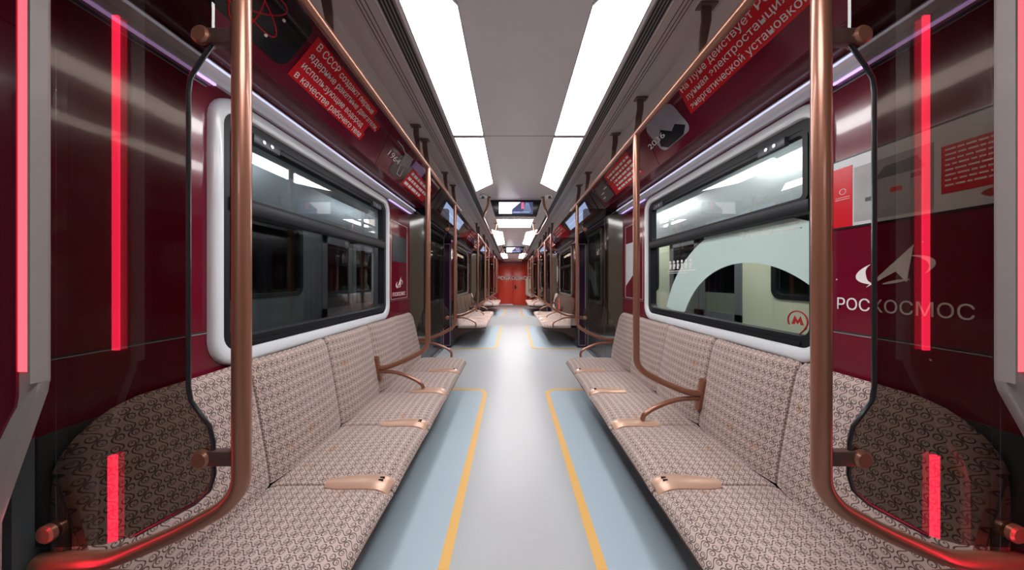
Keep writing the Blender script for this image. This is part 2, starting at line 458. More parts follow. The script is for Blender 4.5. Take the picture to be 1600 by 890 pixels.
# ---------------------------------------------------------------- walls
SEG = [(0.69 + i*T, 3.50 + i*T) for i in (-1, 0, 1, 2)]
WYS = {-1: 1.135, 1: 1.168}
WY0, WY1, WZ0, WZ1 = 1.135, 2.79, 0.985, 2.153      # outer window frame (bench 0)
e = 0.038
for s in (-1, 1):
    WY0 = WYS[s]
    bm = bmesh.new()
    def wb(x0, x1, *a): box(bm, min(s*x0, s*x1), max(s*x0, s*x1), *a)
    for k, (a, b) in enumerate(SEG):
        off = (k-1)*T
        a2 = max(a, Y0)
        ha, hb = WY0+off+e, WY1+off-e
        if k == 0:
            wb(1.28, 1.34, Y0, b, 0.955, 2.26)
        else:
            wb(1.28, 1.34, a, b, 0.955, WZ0+e); wb(1.28, 1.34, a, b, WZ1-e, 2.26)
            wb(1.28, 1.34, a, ha, WZ0+e, WZ1-e); wb(1.28, 1.34, hb, b, WZ0+e, WZ1-e)
        if k > 0: wb(1.34, 1.52, a, a+0.05, 0.0, 2.26)
        wb(1.34, 1.52, b-0.05, b, 0.0, 2.26)
    wl = struct(obj('wall_' + SN[s], bm, M['wall'], smooth=False))
    bm = bmesh.new()
    for k, (a, b) in enumerate(SEG): box(bm, min(s*1.276, s*1.34), max(s*1.276, s*1.34), max(a, Y0), b, 0.0, 0.955)
    struct(obj('lower_wall_panel', bm, M['lower'], wl, smooth=False))
    # panel seams
    bm = bmesh.new(); b2 = bmesh.new()
    for k, (a, b) in enumerate(SEG):
        off = (k-1)*T
        for z in (1.150, 2.140):
            for (u0, u1) in ((a, WY0+off-0.002), (WY1+off+0.002, b)):
                if k == 0: continue
                box(bm, min(s*1.2785, s*1.285), max(s*1.2785, s*1.285), u0, u1, z, z+(0.012 if z > 2 else 0.006))
                box(b2, min(s*1.2780, s*1.285), max(s*1.2780, s*1.285), u0, u1, z-0.003, z)
    struct(obj('panel_seam', bm, M['groove'], wl, smooth=False)); struct(obj('seam_edge', b2, M['alu'], wl, smooth=False))
# over-door headers, door cheeks
for s in (-1, 1):
    bm = bmesh.new()
    for i in (-1, 0, 1, 2):
        a, b = 3.50 + i*T, 5.70 + i*T
        b = min(b, Y1)
        box(bm, min(s*1.12, s*1.52), max(s*1.12, s*1.52), a, b, 2.17, 2.262)
    struct(obj('trim_%d' % (1 if s < 0 else 2), bm, M['black'], smooth=False))
# jamb faces with white outline
nj = 3
for i in (0, 1, 2):
    for s in (-1, 1):
        for (y, d) in ((3.50 + i*T, 1), (5.70 + i*T, -1)):
            if y > Y1: continue
            bm = bmesh.new(); y0, y1 = (y, y+0.006) if d > 0 else (y-0.006, y)
            box(bm, min(s*1.285, s*1.45), max(s*1.285, s*1.45), y0, y1, 0.01, 2.16)
            jb = struct(obj('trim_%d' % nj, bm, M['jamb'], smooth=False)); nj += 1
            yy0, yy1 = (y+0.006, y+0.0075) if d > 0 else (y-0.0075, y-0.006)
            bm = ring_prism([(1.30, 0.05), (1.435, 0.05), (1.435, 2.1), (1.30, 2.1)], [(1.304, 0.054), (1.431, 0.054), (1.431, 2.096), (1.304, 2.096)],
                            lambda a, b: (s*a, yy0, b), lambda a, b: (s*a, yy1, b))
            struct(obj('outline', bm, M['white'], jb, smooth=False))
# aluminium lamp profile along the top of each wall
for i in (0, 1, 2):
    for s in (-1, 1):
        a, b = SEG[i+1]
        pr = [(1.279, 2.165), (1.262, 2.168), (1.252, 2.180), (1.252, 2.192), (1.243, 2.196), (1.232, 2.206), (1.232, 2.222), (1.240, 2.232), (1.279, 2.236)]
        bm = prism(bmesh.new(), [(s*x, a, z) for x, z in pr], [(s*x, b-0.02, z) for x, z in pr])
        pf = struct(obj('trim_%d' % nj, bm, M['profile'])); nj += 1
        bm = prism(bmesh.new(), [(s*x, a+0.01, z) for x, z in ((1.2315, 2.209), (1.2315, 2.220), (1.236, 2.220), (1.236, 2.209))], [(s*x, b-0.03, z) for x, z in ((1.2315, 2.209), (1.2315, 2.220), (1.236, 2.220), (1.236, 2.209))])
        struct(obj('strip_light', bm, M['striplight'], pf, smooth=False))
        for (u0, u1) in ((a+0.01, WY0+i*T-0.01), (WY1+i*T+0.01, b-0.03)):
            bm = bbox(min(s*1.266, s*1.276), max(s*1.266, s*1.276), u0, u1, 2.160, 2.166)
            struct(obj('violet_line', bm, M['violet'], pf, smooth=False))
# ---------------------------------------------------------------- windows
def window(s, num):
    WY0 = WYS[s]
    F = lambda x: (lambda a, b: (s*x, a, b))
    ou = rrect(WY0, WZ0, WY1, WZ1, 0.125); inn = rrect(WY0+0.047, WZ0+0.068, WY1-0.062, WZ1-0.062, 0.075)
    # moulded frame: several rings joined into one skin
    bm = bmesh.new(); n = len(ou)
    def lerp(f): return [(o[0]+(i_[0]-o[0])*f, o[1]+(i_[1]-o[1])*f) for o, i_ in zip(ou, inn)]
    rings = [(lerp(0), 1.28), (lerp(0.02), 1.268), (lerp(0.12), 1.258), (lerp(0.35), 1.252), (lerp(0.75), 1.252), (lerp(0.93), 1.256), (lerp(1.0), 1.264), (lerp(1.0), 1.335)]
    vr = [[bm.verts.new((s*x, p[0], p[1])) for p in r] for r, x in rings]
    for a in range(len(vr)-1):
        for k in range(n):
            j = (k+1) % n; bm.faces.new((vr[a][k], vr[a][j], vr[a+1][j], vr[a+1][k]))
    for k in range(n):
        j = (k+1) % n; bm.faces.new((vr[-1][k], vr[-1][j], vr[0][j], vr[0][k]))
    fr = struct(obj('window_%d' % num, bm, M['frame']))
    g_o = rrect(WY0+0.045, WZ0+0.066, WY1-0.060, WZ1-0.060, 0.075); g_i = rrect(WY0+0.085, WZ0+0.120, WY1-0.100, WZ1-0.105, 0.045)
    bm = ring_prism(g_o, g_i, F(1.272), F(1.33)); struct(obj('gasket', bm, M['gasket'], fr))
    # lower stepped sill ridge
    bm = bbox(min(s*1.264, s*1.29), max(s*1.264, s*1.29), WY0+0.12, WY1-0.12, WZ0+0.078, WZ0+0.092)
    struct(obj('sill_ridge', bm, M['gasket'], fr, smooth=False))
    bm = bbox(min(s*1.262, s*1.325), max(s*1.262, s*1.325), WY0+0.08, WY1-0.08, 1.665, 1.725); bevel(bm, 0.006)
    struct(obj('crossbar', bm, M['gasket'], fr))
    # hopper sash in the upper part
    so = rrect(WY0+0.095, 1.722, WY1-0.095, WZ1-0.10, 0.03); si = rrect(WY0+0.118, 1.740, WY1-0.118, WZ1-0.125, 0.02)
    bm = ring_prism(so, si, F(1.276), F(1.315)); struct(obj('sash', bm, M['gasket'], fr))
    for y in (WY0+0.26, WY1-0.26):
        bm = bevel(bbox(min(s*1.258, s*1.285), max(s*1.258, s*1.285), y-0.075, y+0.075, WZ1-0.145, WZ1-0.100), 0.005)
        la = struct(obj('latch', bm, M['latch'], fr))
        for dy in (-0.025, 0.02):
            b3 = bmesh.new(); tube(b3, [(s*1.2585, y+dy, WZ1-0.122), (s*1.254, y+dy, WZ1-0.122)], 0.009, 12)
            struct(obj('latch_screw', b3, M['alu'], la))
    bm = bbox(min(s*1.312, s*1.318), max(s*1.312, s*1.318), WY0+0.07, WY1-0.07, WZ0+0.075, WZ1-0.07)
    struct(obj('pane', bm, M['pane'], fr, smooth=False))
    return fr
win = {}
k = 1
for s in (-1, 1):
    win[s] = window(s, k); k += 1
for i in (1, 2):
    for s in (-1, 1):
        dup(win[s], i*T, name='window_%d' % k); k += 1
# sticker on right window: pale green arc, writing, red M mark
P = Pl(1, 'wall', 1.312); WY0 = WYS[1]
def arc_band(cy, cz, r0, r1, zmax, ymin, ymax, zmin):
    bm = bmesh.new(); NR, NA = 24, 90
    fr_ = []
    # sample a fine grid and clip by box through clamping of the outer radius
    prev = None
    for k in range(NA+1):
        t = math.radians(8 + (164)*k/NA); c, s_ = math.cos(t), math.sin(t)
        lim = r1
        if s_ > 0: lim = min(lim, (zmax-cz)/s_)
        if c > 0: lim = min(lim, (ymax-cy)/c)
        if c < 0: lim = min(lim, (ymin-cy)/c)
        lo = r0
        lo = max(lo, (zmin-cz)/s_)
        if lim <= lo + 0.002: prev = None; continue
        cur = [bm.verts.new(P(cy+c*lo, cz+s_*lo, 0.0010)), bm.verts.new(P(cy+c*lim, cz+s_*lim, 0.0010))]
        if prev: bm.faces.new((prev[0], prev[1], cur[1], cur[0]))
        prev = cur
    r = bmesh.ops.extrude_face_region(bm, geom=bm.faces[:])
    for g in r['geom']:
        if isinstance(g, bmesh.types.BMVert): g.co += Vector((-0.0006, 0, 0))
    return bm
st = obj('window_sticker', arc_band(1.66, 0.85, 0.614, 0.865, 1.664, WY0+0.105, WY1-0.105, WZ0+0.125), M['film'], None, smooth=False)
tag(st, 'pale green arch-shaped translucent sticker on the nearest right window', 'sticker')
lettering([('Департамент транспорта', 1.62, 1.632, 0.30), ('и Московский метрополитен', 1.62, 1.606, 0.30)], P, 0, 0, 0.015, M['white'], st, w=0.002)
bm = bmesh.new()
tube(bm, [P(1.665+0.018*math.cos(t*PI/8), 1.625+0.018*math.sin(t*PI/8), 0.002) for t in range(-1, 14)], 0.0018, 6)
obj('mark', bm, M['white'], st)
# red M mark
mk = bmesh.new()
tube(mk, [P(1.341+0.046*math.cos(math.radians(a)), 1.168+0.046*math.sin(math.radians(a)), 0.002) for a in [*range(-30, 232, 8)]] , 0.0035, 6)
tube(mk, [P(1.341-0.0, 1.096, 0.002), P(1.30, 1.140, 0.002)], 0.0035, 6)
ms = obj('metro_sticker', mk, M['logo'], None); tag(ms, 'round dark red letter M sticker low on the nearest right window', 'sticker')
mpts = [(-0.030, -0.020), (-0.014, -0.020), (-0.010, -0.004), (0.0, -0.018), (0.010, -0.004), (0.014, -0.020), (0.030, -0.020), (0.026, -0.013), (0.014, 0.022), (0.0, -0.002), (-0.014, 0.022), (-0.026, -0.013)]
decal('letter', P, [(1.341+a, 1.170+b) for a, b in mpts], M['logo'], ms)
# pictogram row (white people icons)
pg = bmesh.new()
for k in range(6):
    y = 2.42 - k*0.055; z0 = 1.455
    box(pg, 1.3085, 1.3110, y-0.010, y+0.010, z0, z0+0.045); box(pg, 1.3085, 1.3110, y-0.018, y-0.002, z0+0.02, z0+0.04)
    tube(pg, [(1.3110, y, z0+0.060), (1.3085, y, z0+0.060)], 0.011, 10)
box(pg, 1.3085, 1.3110, 2.08, 2.45, 1.435, 1.441); box(pg, 1.3085, 1.3110, 2.20, 2.45, 1.420, 1.424)
tag(obj('pictogram_sticker', pg, M['white'], None, smooth=False), 'row of small white people pictograms on the nearest right window', 'sticker')

# ---------------------------------------------------------------- portal posts with LEDs
def post(s, i, end):
    """end=0: near end of the bench (faces the door behind), end=1: far end"""
    d = -1 if end == 0 else 1
    yb = (0.655 if end == 0 else 3.515) + i*T
    y0, y1 = sorted((yb, yb + d*0.018))
    xe = (1.120 if s < 0 else 1.068) if end == 0 else 1.105
    la, lb = (1.127, 1.161) if s < 0 else (1.074, 1.110)
    pts = [(1.30, 2.235), (xe+0.007, 2.235), (xe, 2.2), (xe, 1.13), (xe+0.008, 1.105), (1.215, 0.86), (1.24, 0.80), (1.24, 0.02), (1.30, 0.02)]
    global nj
    bm = prism(bmesh.new(), [(s*x, y0, z) for x, z in pts], [(s*x, y1, z) for x, z in pts]); bevel(bm, 0.004, 2)
    p = struct(obj('trim_%d' % nj, bm, M['post'])); nj += 1
    if end == 0:
        yl0, yl1 = sorted((yb + d*0.017, yb + d*0.022))
        lip = [(xe-0.0005, 2.235), (la-0.001, 2.235), (la-0.001, 1.13), (xe-0.0005, 1.13)]
        bm = prism(bmesh.new(), [(s*x, yb-0.030, z) for x, z in lip], [(s*x, yb-0.006, z) for x, z in lip])
        struct(obj('led_lip', bm, M['post'], p, smooth=False))
        bm = bbox(*sorted((s*la, s*(la+0.007))), yb-0.0235, yb-0.017, 1.155, 2.22)
        struct(obj('led_edge', bm, M['led'], p, smooth=False))
        L1 = [(la, 2.22), (lb, 2.22), (lb, 1.155), (la, 1.155)]
        bm = prism(bmesh.new(), [(s*x, yl0, z) for x, z in L1], [(s*x, yl1, z) for x, z in L1])
        struct(obj('led_strip', bm, M['ledhot'], p, smooth=False))
        L2 = [(lb+0.004, 2.235), (1.30, 2.235), (1.30, 0.90), (1.215, 0.985), (lb+0.025, 1.045), (lb+0.008, 1.075), (lb+0.004, 1.10)]
        bm = prism(bmesh.new(), [(s*x, yl0, z) for x, z in L2], [(s*x, yl1, z) for x, z in L2])
        struct(obj('portal_cover', bm, M['ad'], p, smooth=False))
    return p
for i in (0, 1, 2):
    for s in (-1, 1):
        if i == 0:
            p = post(s, i, 0)
            ra, rb_ = (1.149, 1.166) if s < 0 else (1.099, 1.116)
            bm = bbox(min(s*ra, s*rb_), max(s*ra, s*rb_), 0.655, 0.660, 1.165, 2.10)  # added strip on the bench side, unseen, makes the red reflection in the glass
            struct(obj('led_strip', bm, M['led'], p, smooth=False))
            ra, rb_ = (1.229, 1.247) if s < 0 else (1.199, 1.217)
            bm = bbox(min(s*ra, s*rb_), max(s*ra, s*rb_), 0.602, 0.612, 0.56, 0.84)
            struct(obj('led_strip', bm, M['led'], p, smooth=False))
        post(s, i, 1)
        if i or s < 0: continue
        bm = bbox(min(s*1.264, s*1.285), max(s*1.264, s*1.285), 3.540+i*T, 3.546+i*T, 0.55, 0.85)
        struct(obj('trim_%d' % nj, bm, M['led'], smooth=False)); nj += 1
# taupe gloss panels facing the bench at the far end of each bench
for i in (0, 1, 2):
    for s in (-1, 1):
        y = 3.46 + i*T
        pts = [(1.279, 2.16), (1.105, 2.16), (1.10, 1.12), (1.115, 1.07), (1.20, 0.80), (1.23, 0.45), (1.279, 0.45)]
        bm = prism(bmesh.new(), [(s*x, y + (1.10-x)*0.45, z) for x, z in pts], [(s*x, y + (1.10-x)*0.45 + 0.012, z) for x, z in pts])
        struct(obj('trim_%d' % nj, bm, M['taupe'], smooth=False)); nj += 1
# ---------------------------------------------------------------- ceiling lamps
def lamp(s, half, i, lab):
    if half == 0: pts = [(0.258, 1.07), (0.258, 2.02), (0.468, 2.02), (0.468, 0.79)]
    elif half == 1: pts = [(0.258, 2.06), (0.258, 3.02), (0.468, 3.29), (0.468, 2.06)]
    pts = [(x, y + i*T) for x, y in pts]
    t = thing('ceiling_light', lab, 'ceiling light', (s*0.36, pts[0][1], ZC), 'ceiling lights along the car')
    bm = prism(bmesh.new(), [(s*x, y, ZC+0.001) for x, y in pts], [(s*x, y, ZC-0.004) for x, y in pts])
    obj('diffuser', bm, M['lampfar' if i > 0 else 'lamp'], t, smooth=False)
    cx = sum(p[0] for p in pts)/4; cy = sum(p[1] for p in pts)/4
    ou = [(x + (0.006 if x > cx else -0.006), y + (0.008 if y > cy else -0.008)) for x, y in pts]
    bm = ring_prism(ou, pts, lambda a, b: (s*a, b, ZC+0.001), lambda a, b: (s*a, b, ZC-0.005))
    obj('frame', bm, M['alu'], t, smooth=False)
for i in (-1, 0, 1, 2):
    for s in (-1, 1):
        for h in (0, 1):
            if i == -1 and h == 0: continue
            w_ = {-1: 'behind the camera', 0: 'nearest the camera', 1: 'in the second rows', 2: 'in the farthest rows'}[i]
            lamp(s, h, i, 'long white ceiling light on the %s, %s half, %s' % (SN[s], ('front', 'rear')[h], w_))
for i in (-1, 0, 1):
    y0, y1 = 4.80 + i*T, 5.52 + i*T
    lb = {-1: 'wide bright white ceiling light directly over the doorway', 0: 'wide bright white ceiling light behind the nearest ceiling monitor', 1: 'wide bright white ceiling light behind the second ceiling monitor'}[i]
    t = thing('ceiling_light', lb, 'ceiling light', (0, y0, ZC), 'ceiling lights along the car')
    obj('diffuser', bbox(-0.31, 0.31, y0, y1, ZC-0.004, ZC+0.001), M['lampfar' if i >= 1 else 'lamp'], t, smooth=False)
    sq = [(-0.31, y0), (0.31, y0), (0.31, y1), (-0.31, y1)]; so = [(-0.318, y0-0.008), (0.318, y0-0.008), (0.318, y1+0.008), (-0.318, y1+0.008)]
    obj('frame', ring_prism(so, sq, lambda a, b: (a, b, ZC+0.001), lambda a, b: (a, b, ZC-0.005)), M['alu'], t, smooth=False)
# ---------------------------------------------------------------- ceiling monitors
def monitor(i):
    y = 3.66 + i*T
    t = thing('ceiling_monitor', 'black ceiling monitor with lit screen, %s one down the aisle' % ('nearest', 'second')[i], 'monitor', (0, y, ZC), 'ceiling monitors')
    bm = bmesh.new(); z1, z0 = ZC, H+0.838
    a = [(-0.335, y, z1), (0.335, y, z1), (0.272, y-0.0, z0), (-0.272, y, z0)]
    b = [(-0.335, y+0.42, z1), (0.335, y+0.42, z1), (0.272, y+0.07, z0), (-0.272, y+0.07, z0)]
    prism(bm, a, b); bevel(bm, 0.006)
    obj('housing', bm, M['black'], t)
    zs0, zs1 = H+0.862, H+1.018
    sc = obj('screen', bbox(-0.222, 0.222, y-0.004, y+0.001, zs0, zs1), M['screendark'], t, smooth=False)
    obj('screen_picture', bbox(-0.220, -0.05, y-0.006, y-0.004, zs0+0.004, zs1-0.002), M['screenwhite'], sc, smooth=False)
    bm = bmesh.new(); prism(bm, [(-0.05, y-0.006, zs1-0.002), (0.06, y-0.006, zs1-0.002), (-0.05, y-0.006, zs0+0.06)], [(-0.05, y-0.004, zs1-0.002), (0.06, y-0.004, zs1-0.002), (-0.05, y-0.004, zs0+0.06)])
    obj('screen_picture', bm, M['screenwhite'], sc, smooth=False)
    obj('screen_picture', bevel(bbox(0.07, 0.105, y-0.006, y-0.004, zs0+0.07, zs1-0.004), 0.0005), M['screenpink'], sc, smooth=False)
    bm = bmesh.new()
    for k in range(7):
        x = 0.10 + 0.016*k; prism(bm, [(x, y-0.006, zs0+0.03), (x+0.004, y-0.006, zs0+0.03), (x+0.03-0.01*k, y-0.006, zs1-0.01), (x+0.026-0.01*k, y-0.006, zs1-0.01)],
                                   [(x, y-0.004, zs0+0.03), (x+0.004, y-0.004, zs0+0.03), (x+0.03-0.01*k, y-0.004, zs1-0.01), (x+0.026-0.01*k, y-0.004, zs1-0.01)])
    box(bm, -0.035, 0.06, y-0.0065, y-0.004, zs0+0.016, zs0+0.030); box(bm, 0.068, 0.18, y-0.0065, y-0.004, zs0+0.020, zs0+0.030)
    obj('screen_caption', bm, M['screenblue'], sc, smooth=False)
monitor(0); monitor(1)
# ---------------------------------------------------------------- dome cameras
def dome(s, i):
    y = 3.46 + i*T; x = s*0.40
    t = thing('security_camera', 'white dome camera on the ceiling, %s of the %s monitor' % (SN[s], ('nearest', 'second')[i]), 'camera', (x, y, ZC), 'dome cameras')
    bm = bmesh.new()
    prf = [(0.050, 0.0), (0.052, -0.012), (0.050, -0.026), (0.042, -0.036), (0.0, -0.048)]
    tube(bm, [(x, y, ZC + z) for r, z in prf], [max(r, 0.001) for r, z in prf], 20); obj('housing', bm, M['frame'], t)
    bm = bmesh.new(); bmesh.ops.create_uvsphere(bm, u_segments=14, v_segments=8, radius=0.022)
    for v in bm.verts: v.co += Vector((x + (0.006 if s > 0 else -0.004), y-0.030, ZC-0.030))
    obj('lens', bm, M['domeglass'], t)
for i in (0, 1):
    for s in (-1, 1): dome(s, i)
# ---------------------------------------------------------------- hoop rails in the doorways (ceiling)
def hoop(s, i):
    o = i*T
    pts = [(0.345, 3.53, ZC), (0.352, 3.56, ZC-0.10), (0.430, 3.68, ZC-0.212), (0.430, 4.95, ZC-0.212), (0.39, 5.12, ZC-0.212), (0.345, 5.16, ZC-0.10), (0.340, 5.16, ZC)]
    t = thing('ceiling_grab_rail', 'copper hanging grab rail under the ceiling, %s side, %s doorway' % (SN[s], ('nearest', 'second')[i]), 'grab rail', (s*0.39, 3.53+o, ZC), 'ceiling grab rails')
    bm = tube(bmesh.new(), smoothpath([(s*x, y+o, z) for x, y, z in pts], 0.07), 0.015, 12); obj('rail', bm, M['copper'], t)
    for y in (3.53, 5.16):
        bm = tube(bmesh.new(), [(s*0.344, y+o, ZC+0.001), (s*0.344, y+o, ZC-0.010)], 0.030, 16); obj('ceiling_flange', bm, M['copper'], t)
for i in (0, 1):
    for s in (-1, 1): hoop(s, i)

# ---------------------------------------------------------------- benches
YS = [0.745 + 0.53*k for k in range(6)]
def grid_loops(bm, loops, uvs, uvl):
    V = [[bm.verts.new(p) for p in L] for L in loops]
    n = len(V[0])
    for a in range(len(V)-1):
        for k in range(n):
            j = (k+1) % n
            f = bm.faces.new((V[a][k], V[a][j], V[a+1][j], V[a+1][k]))
            co = [uvs[a][k], uvs[a][k+1], uvs[a+1][k+1], uvs[a+1][k]]
            for lp, c in zip(f.loops, co): lp[uvl].uv = c
    for row, uv in ((V[0], uvs[0]), (V[-1], uvs[-1])):
        f = bm.faces.new(row)
        for lp, c in zip(f.loops, uv): lp[uvl].uv = c
def stations(y0, y1):
    ts = [-1, -0.985, -0.95, -0.88, -0.78, -0.62, -0.4, -0.2, 0, 0.2, 0.4, 0.62, 0.78, 0.88, 0.95, 0.985, 1]
    m, h = (y0+y1)/2, (y1-y0)/2
    return [(t, m + t*h) for t in ts]
def corner(d, r):
    return 0.0 if d >= r else r - math.sqrt(max(0, r*r-(r-d)**2))
def cushion(s, y0, y1, rn, rf):
    base = [(1.150, 0.440), (1.10, 0.450), (1.02, 0.452), (0.92, 0.453), (0.82, 0.458), (0.74, 0.463), (0.68, 0.464), (0.635, 0.459), (0.605, 0.446), (0.588, 0.428), (0.582, 0.408), (0.588, 0.396), (0.62, 0.390), (0.80, 0.390), (1.00, 0.390), (1.150, 0.392)]
    loops, uvs = [], []
    for t, y in stations(y0+0.0015, y1-0.0015):
        dn, df = y-y0, y1-y
        push = max(corner(dn, rn), corner(df, rf))
        arch = 0.030*abs(t)**3.0 + (0.012 if abs(t) > 0.99 else 0)
        L = []
        for x, z in base:
            front = max(0.0, min(1.0, (0.95-x)/0.30))
            xx = x + push*front
            zz = z
            if z > 0.40: zz = z - arch*(0.55+0.45*front)*min(1, (z-0.39)/0.05)
            if z > 0.43: zz -= 0.006*(1-t*t)*(1-front)
            if abs(t) > 0.99: xx += 0.010*front
            L.append((s*xx, y, zz))
        loops.append(L)
        u = []; acc = 0; prev = None
        for p in L + [L[0]]:
            q = (abs(p[0]), p[2])
            if prev: acc += math.hypot(q[0]-prev[0], q[1]-prev[1])
            prev = q; u.append((y, acc))
        uvs.append(u)
    bm = bmesh.new(); uvl = bm.loops.layers.uv.new('UVMap'); grid_loops(bm, loops, uvs, uvl)
    return bm
def backrest(s, y0, y1, rn, rf):
    base = [(1.118, 0.440), (1.124, 0.50), (1.136, 0.58), (1.150, 0.66), (1.166, 0.75), (1.182, 0.84), (1.197, 0.91), (1.208, 0.955), (1.222, 0.982), (1.240, 0.995), (1.256, 0.990), (1.268, 0.97), (1.272, 0.90), (1.272, 0.70), (1.272, 0.44)]
    loops, uvs = [], []
    for t, y in stations(y0+0.0015, y1-0.0015):
        dn, df = y-y0, y1-y
        cap = 0.995 - max(corner(dn, rn), corner(df, rf))
        L = []
        push = 0.028*abs(t)**3.5 + (0.012 if abs(t) > 0.99 else 0)
        for k, (x, z) in enumerate(base):
            zz = z if z <= 0.6 else 0.6 + (z-0.6)*(cap-0.6)/(0.995-0.6)
            xx = min(1.270, x + push) if k < 10 else x
            L.append((s*xx, y, zz))
        loops.append(L)
        u = []; acc = 0; prev = None
        for p in L + [L[0]]:
            q = (abs(p[0]), p[2])
            if prev: acc += math.hypot(q[0]-prev[0], q[1]-prev[1])
            prev = q; u.append((y, acc))
        uvs.append(u)
    bm = bmesh.new(); uvl = bm.loops.layers.uv.new('UVMap'); grid_loops(bm, loops, uvs, uvl)
    return bm
ARM = [(1.15, 0.607), (1.02, 0.602), (0.93, 0.575), (0.835, 0.530), (0.795, 0.500), (0.785, 0.468)]
def plate(s, y, slots=True):
    # curved copper cover over the cushion joint; follows the seat from x=.88 to the front edge
    path = [(0.885, 0.4575), (0.82, 0.461), (0.75, 0.466), (0.68, 0.467), (0.64, 0.463), (0.61, 0.450), (0.594, 0.432)]
    hw = [0.026, 0.040, 0.044, 0.045, 0.045, 0.044, 0.040]
    bm = bmesh.new(); rows = []
    for (x, z), h_ in zip(path, hw):
        rows.append([bm.verts.new((s*x, y + h_*f, z - 0.014*abs(f)**2.5)) for f in (-1, -0.8, -0.4, 0, 0.4, 0.8, 1)])
    for a in range(len(rows)-1):
        for k in range(6): bm.faces.new((rows[a][k], rows[a][k+1], rows[a+1][k+1], rows[a+1][k]))
    bmesh.ops.recalc_face_normals(bm, faces=bm.faces[:])
    r = bmesh.ops.extrude_face_region(bm, geom=bm.faces[:])
    for g in r['geom']:
        if isinstance(g, bmesh.types.BMVert): g.co.z -= 0.012
    return bm
def bench(s, armk):
    t = thing('passenger_bench', 'nearest patterned bench', 'bench', (s*0.93, 2.07, 0.0), 'five-seat benches along the walls')
    for k in range(5):
        rn = 0.13 if k == 0 else 0.012; rf = 0.13 if k == 4 else 0.012
        obj('seat_cushion', cushion(s, YS[k], YS[k+1], rn, rf), M['fabric'], t)
        rn = 0.17 if k == 0 else 0.028; rf = 0.17 if k == 4 else 0.028
        obj('backrest', backrest(s, YS[k], YS[k+1], rn, rf), M['fabric'], t)
    # shell under the seats
    pr = [(1.276, 0.388), (0.62, 0.386), (0.598, 0.392), (0.590, 0.400), (0.586, 0.388), (0.60, 0.374), (0.70, 0.350), (0.95, 0.300), (1.10, 0.24), (1.276, 0.16)]
    bm = prism(bmesh.new(), [(s*x, YS[0]+0.07, z) for x, z in pr], [(s*x, YS[5]-0.07, z) for x, z in pr])
    obj('seat_shell', bm, M['tray'], t)
    for k in range(1, 5):
        p = obj('joint_cover', plate(s, YS[k]), M['plate'], t)
        p['label'] = 'copper joint cover with two small slots'
        if k != armk:
            bm = bmesh.new()
            for dy in (-0.008, 0.008): box(bm, min(s*0.630, s*0.650), max(s*0.630, s*0.650), YS[k]+dy-0.003, YS[k]+dy+0.003, 0.455, 0.4660)
            obj('socket', bm, M['black'], p, smooth=False)
    for y in (YS[0]-0.025, YS[armk], YS[5]+0.03):
        bm = bmesh.new()
        pts = [(s*x, y, z) for x, z in ARM]
        if y != YS[armk]: pts = [(s*1.24, y, 0.607)] + pts[1:-1] + [(s*0.782, y, 0.47), (s*0.79, y, 0.40)]
        tube(bm, smoothpath(pts, 0.05, 5), 0.0145, 12); a = obj('armrest', bm, M['copper'], t)
    # capsule bracket on the backs at the middle arm
    y = YS[armk]; bm = bmesh.new()
    cap = rrect(y-0.022, 0.53, y+0.022, 0.735, 0.021, 6)
    def fx(z): return 1.118 + (z-0.44)*0.175
    prism(bm, [(s*(fx(z)-0.004), a, z) for a, z in cap], [(s*(fx(z)+0.02), a, z) for a, z in cap]); bevel(bm, 0.003)
    obj('arm_bracket', bm, M['copper'], t)
    return t
BN = {}
for s, armk in ((-1, 3), (1, 2)):
    b = bench(s, armk); BN[s] = b
    b['label'] = 'nearest patterned beige five-seat bench along the %s wall' % SN[s]
    for i in (1, 2):
        dup(b, i*T, '%s patterned beige five-seat bench along the %s wall' % (('second', 'farthest')[i-1], SN[s]))
# ---------------------------------------------------------------- poles
RX, RZ = 0.747, H + 0.94
LOW = [(0.747, 0.83), (0.790, 0.775), (0.900, 0.715), (1.02, 0.665), (1.09, 0.640)]
def pole(s, y, label, endx):
    t = thing('grab_pole', label, 'pole', (s*RX, y, 0.64), 'copper grab poles')
    top = RZ
    pts = [(s*RX, y, top)] + [(s*x, y, z) for x, z in LOW] + [(s*endx, y, 0.636)]
    obj('pole', tube(bmesh.new(), smoothpath(pts, 0.10, 8), 0.0200, 20), M['copper'], t)
    # flat hanger up to the ceiling
    bm = bmesh.new()
    prism(bm, [(s*(RX-0.018), y-0.004, RZ), (s*(RX+0.018), y-0.004, RZ), (s*(RX+0.045), y-0.004, H+1.10), (s*(RX+0.045), y-0.004, H+1.168), (s*(RX+0.005), y-0.004, H+1.163), (s*(RX+0.005), y-0.004, H+1.10)],
              [(s*(RX-0.018), y+0.004, RZ), (s*(RX+0.018), y+0.004, RZ), (s*(RX+0.045), y+0.004, H+1.10), (s*(RX+0.045), y+0.004, H+1.168), (s*(RX+0.005), y+0.004, H+1.163), (s*(RX+0.005), y+0.004, H+1.10)])
    box(bm, min(s*(RX-0.01), s*(RX+0.065)), max(s*(RX-0.01), s*(RX+0.065)), y-0.022, y+0.022, H+1.158, H+1.166)
    obj('ceiling_bracket', bm, M['bracket'], t, smooth=False)
    return t
for i in (0, 1, 2):
    for s, mid in ((-1, YS[3]), (1, YS[2])):
        w_ = ('nearest', 'second', 'farthest')[i]; o = i*T
        pole(s, 0.726+o, 'vertical copper pole at the near end of the %s bench on the %s' % (w_, SN[s]), 1.268)
        pole(s, mid+o, 'vertical copper pole bending to the middle of the %s bench on the %s' % (w_, SN[s]), 1.155)
        pole(s, 3.45+o, 'vertical copper pole at the far end of the %s bench on the %s' % (w_, SN[s]), 1.268)
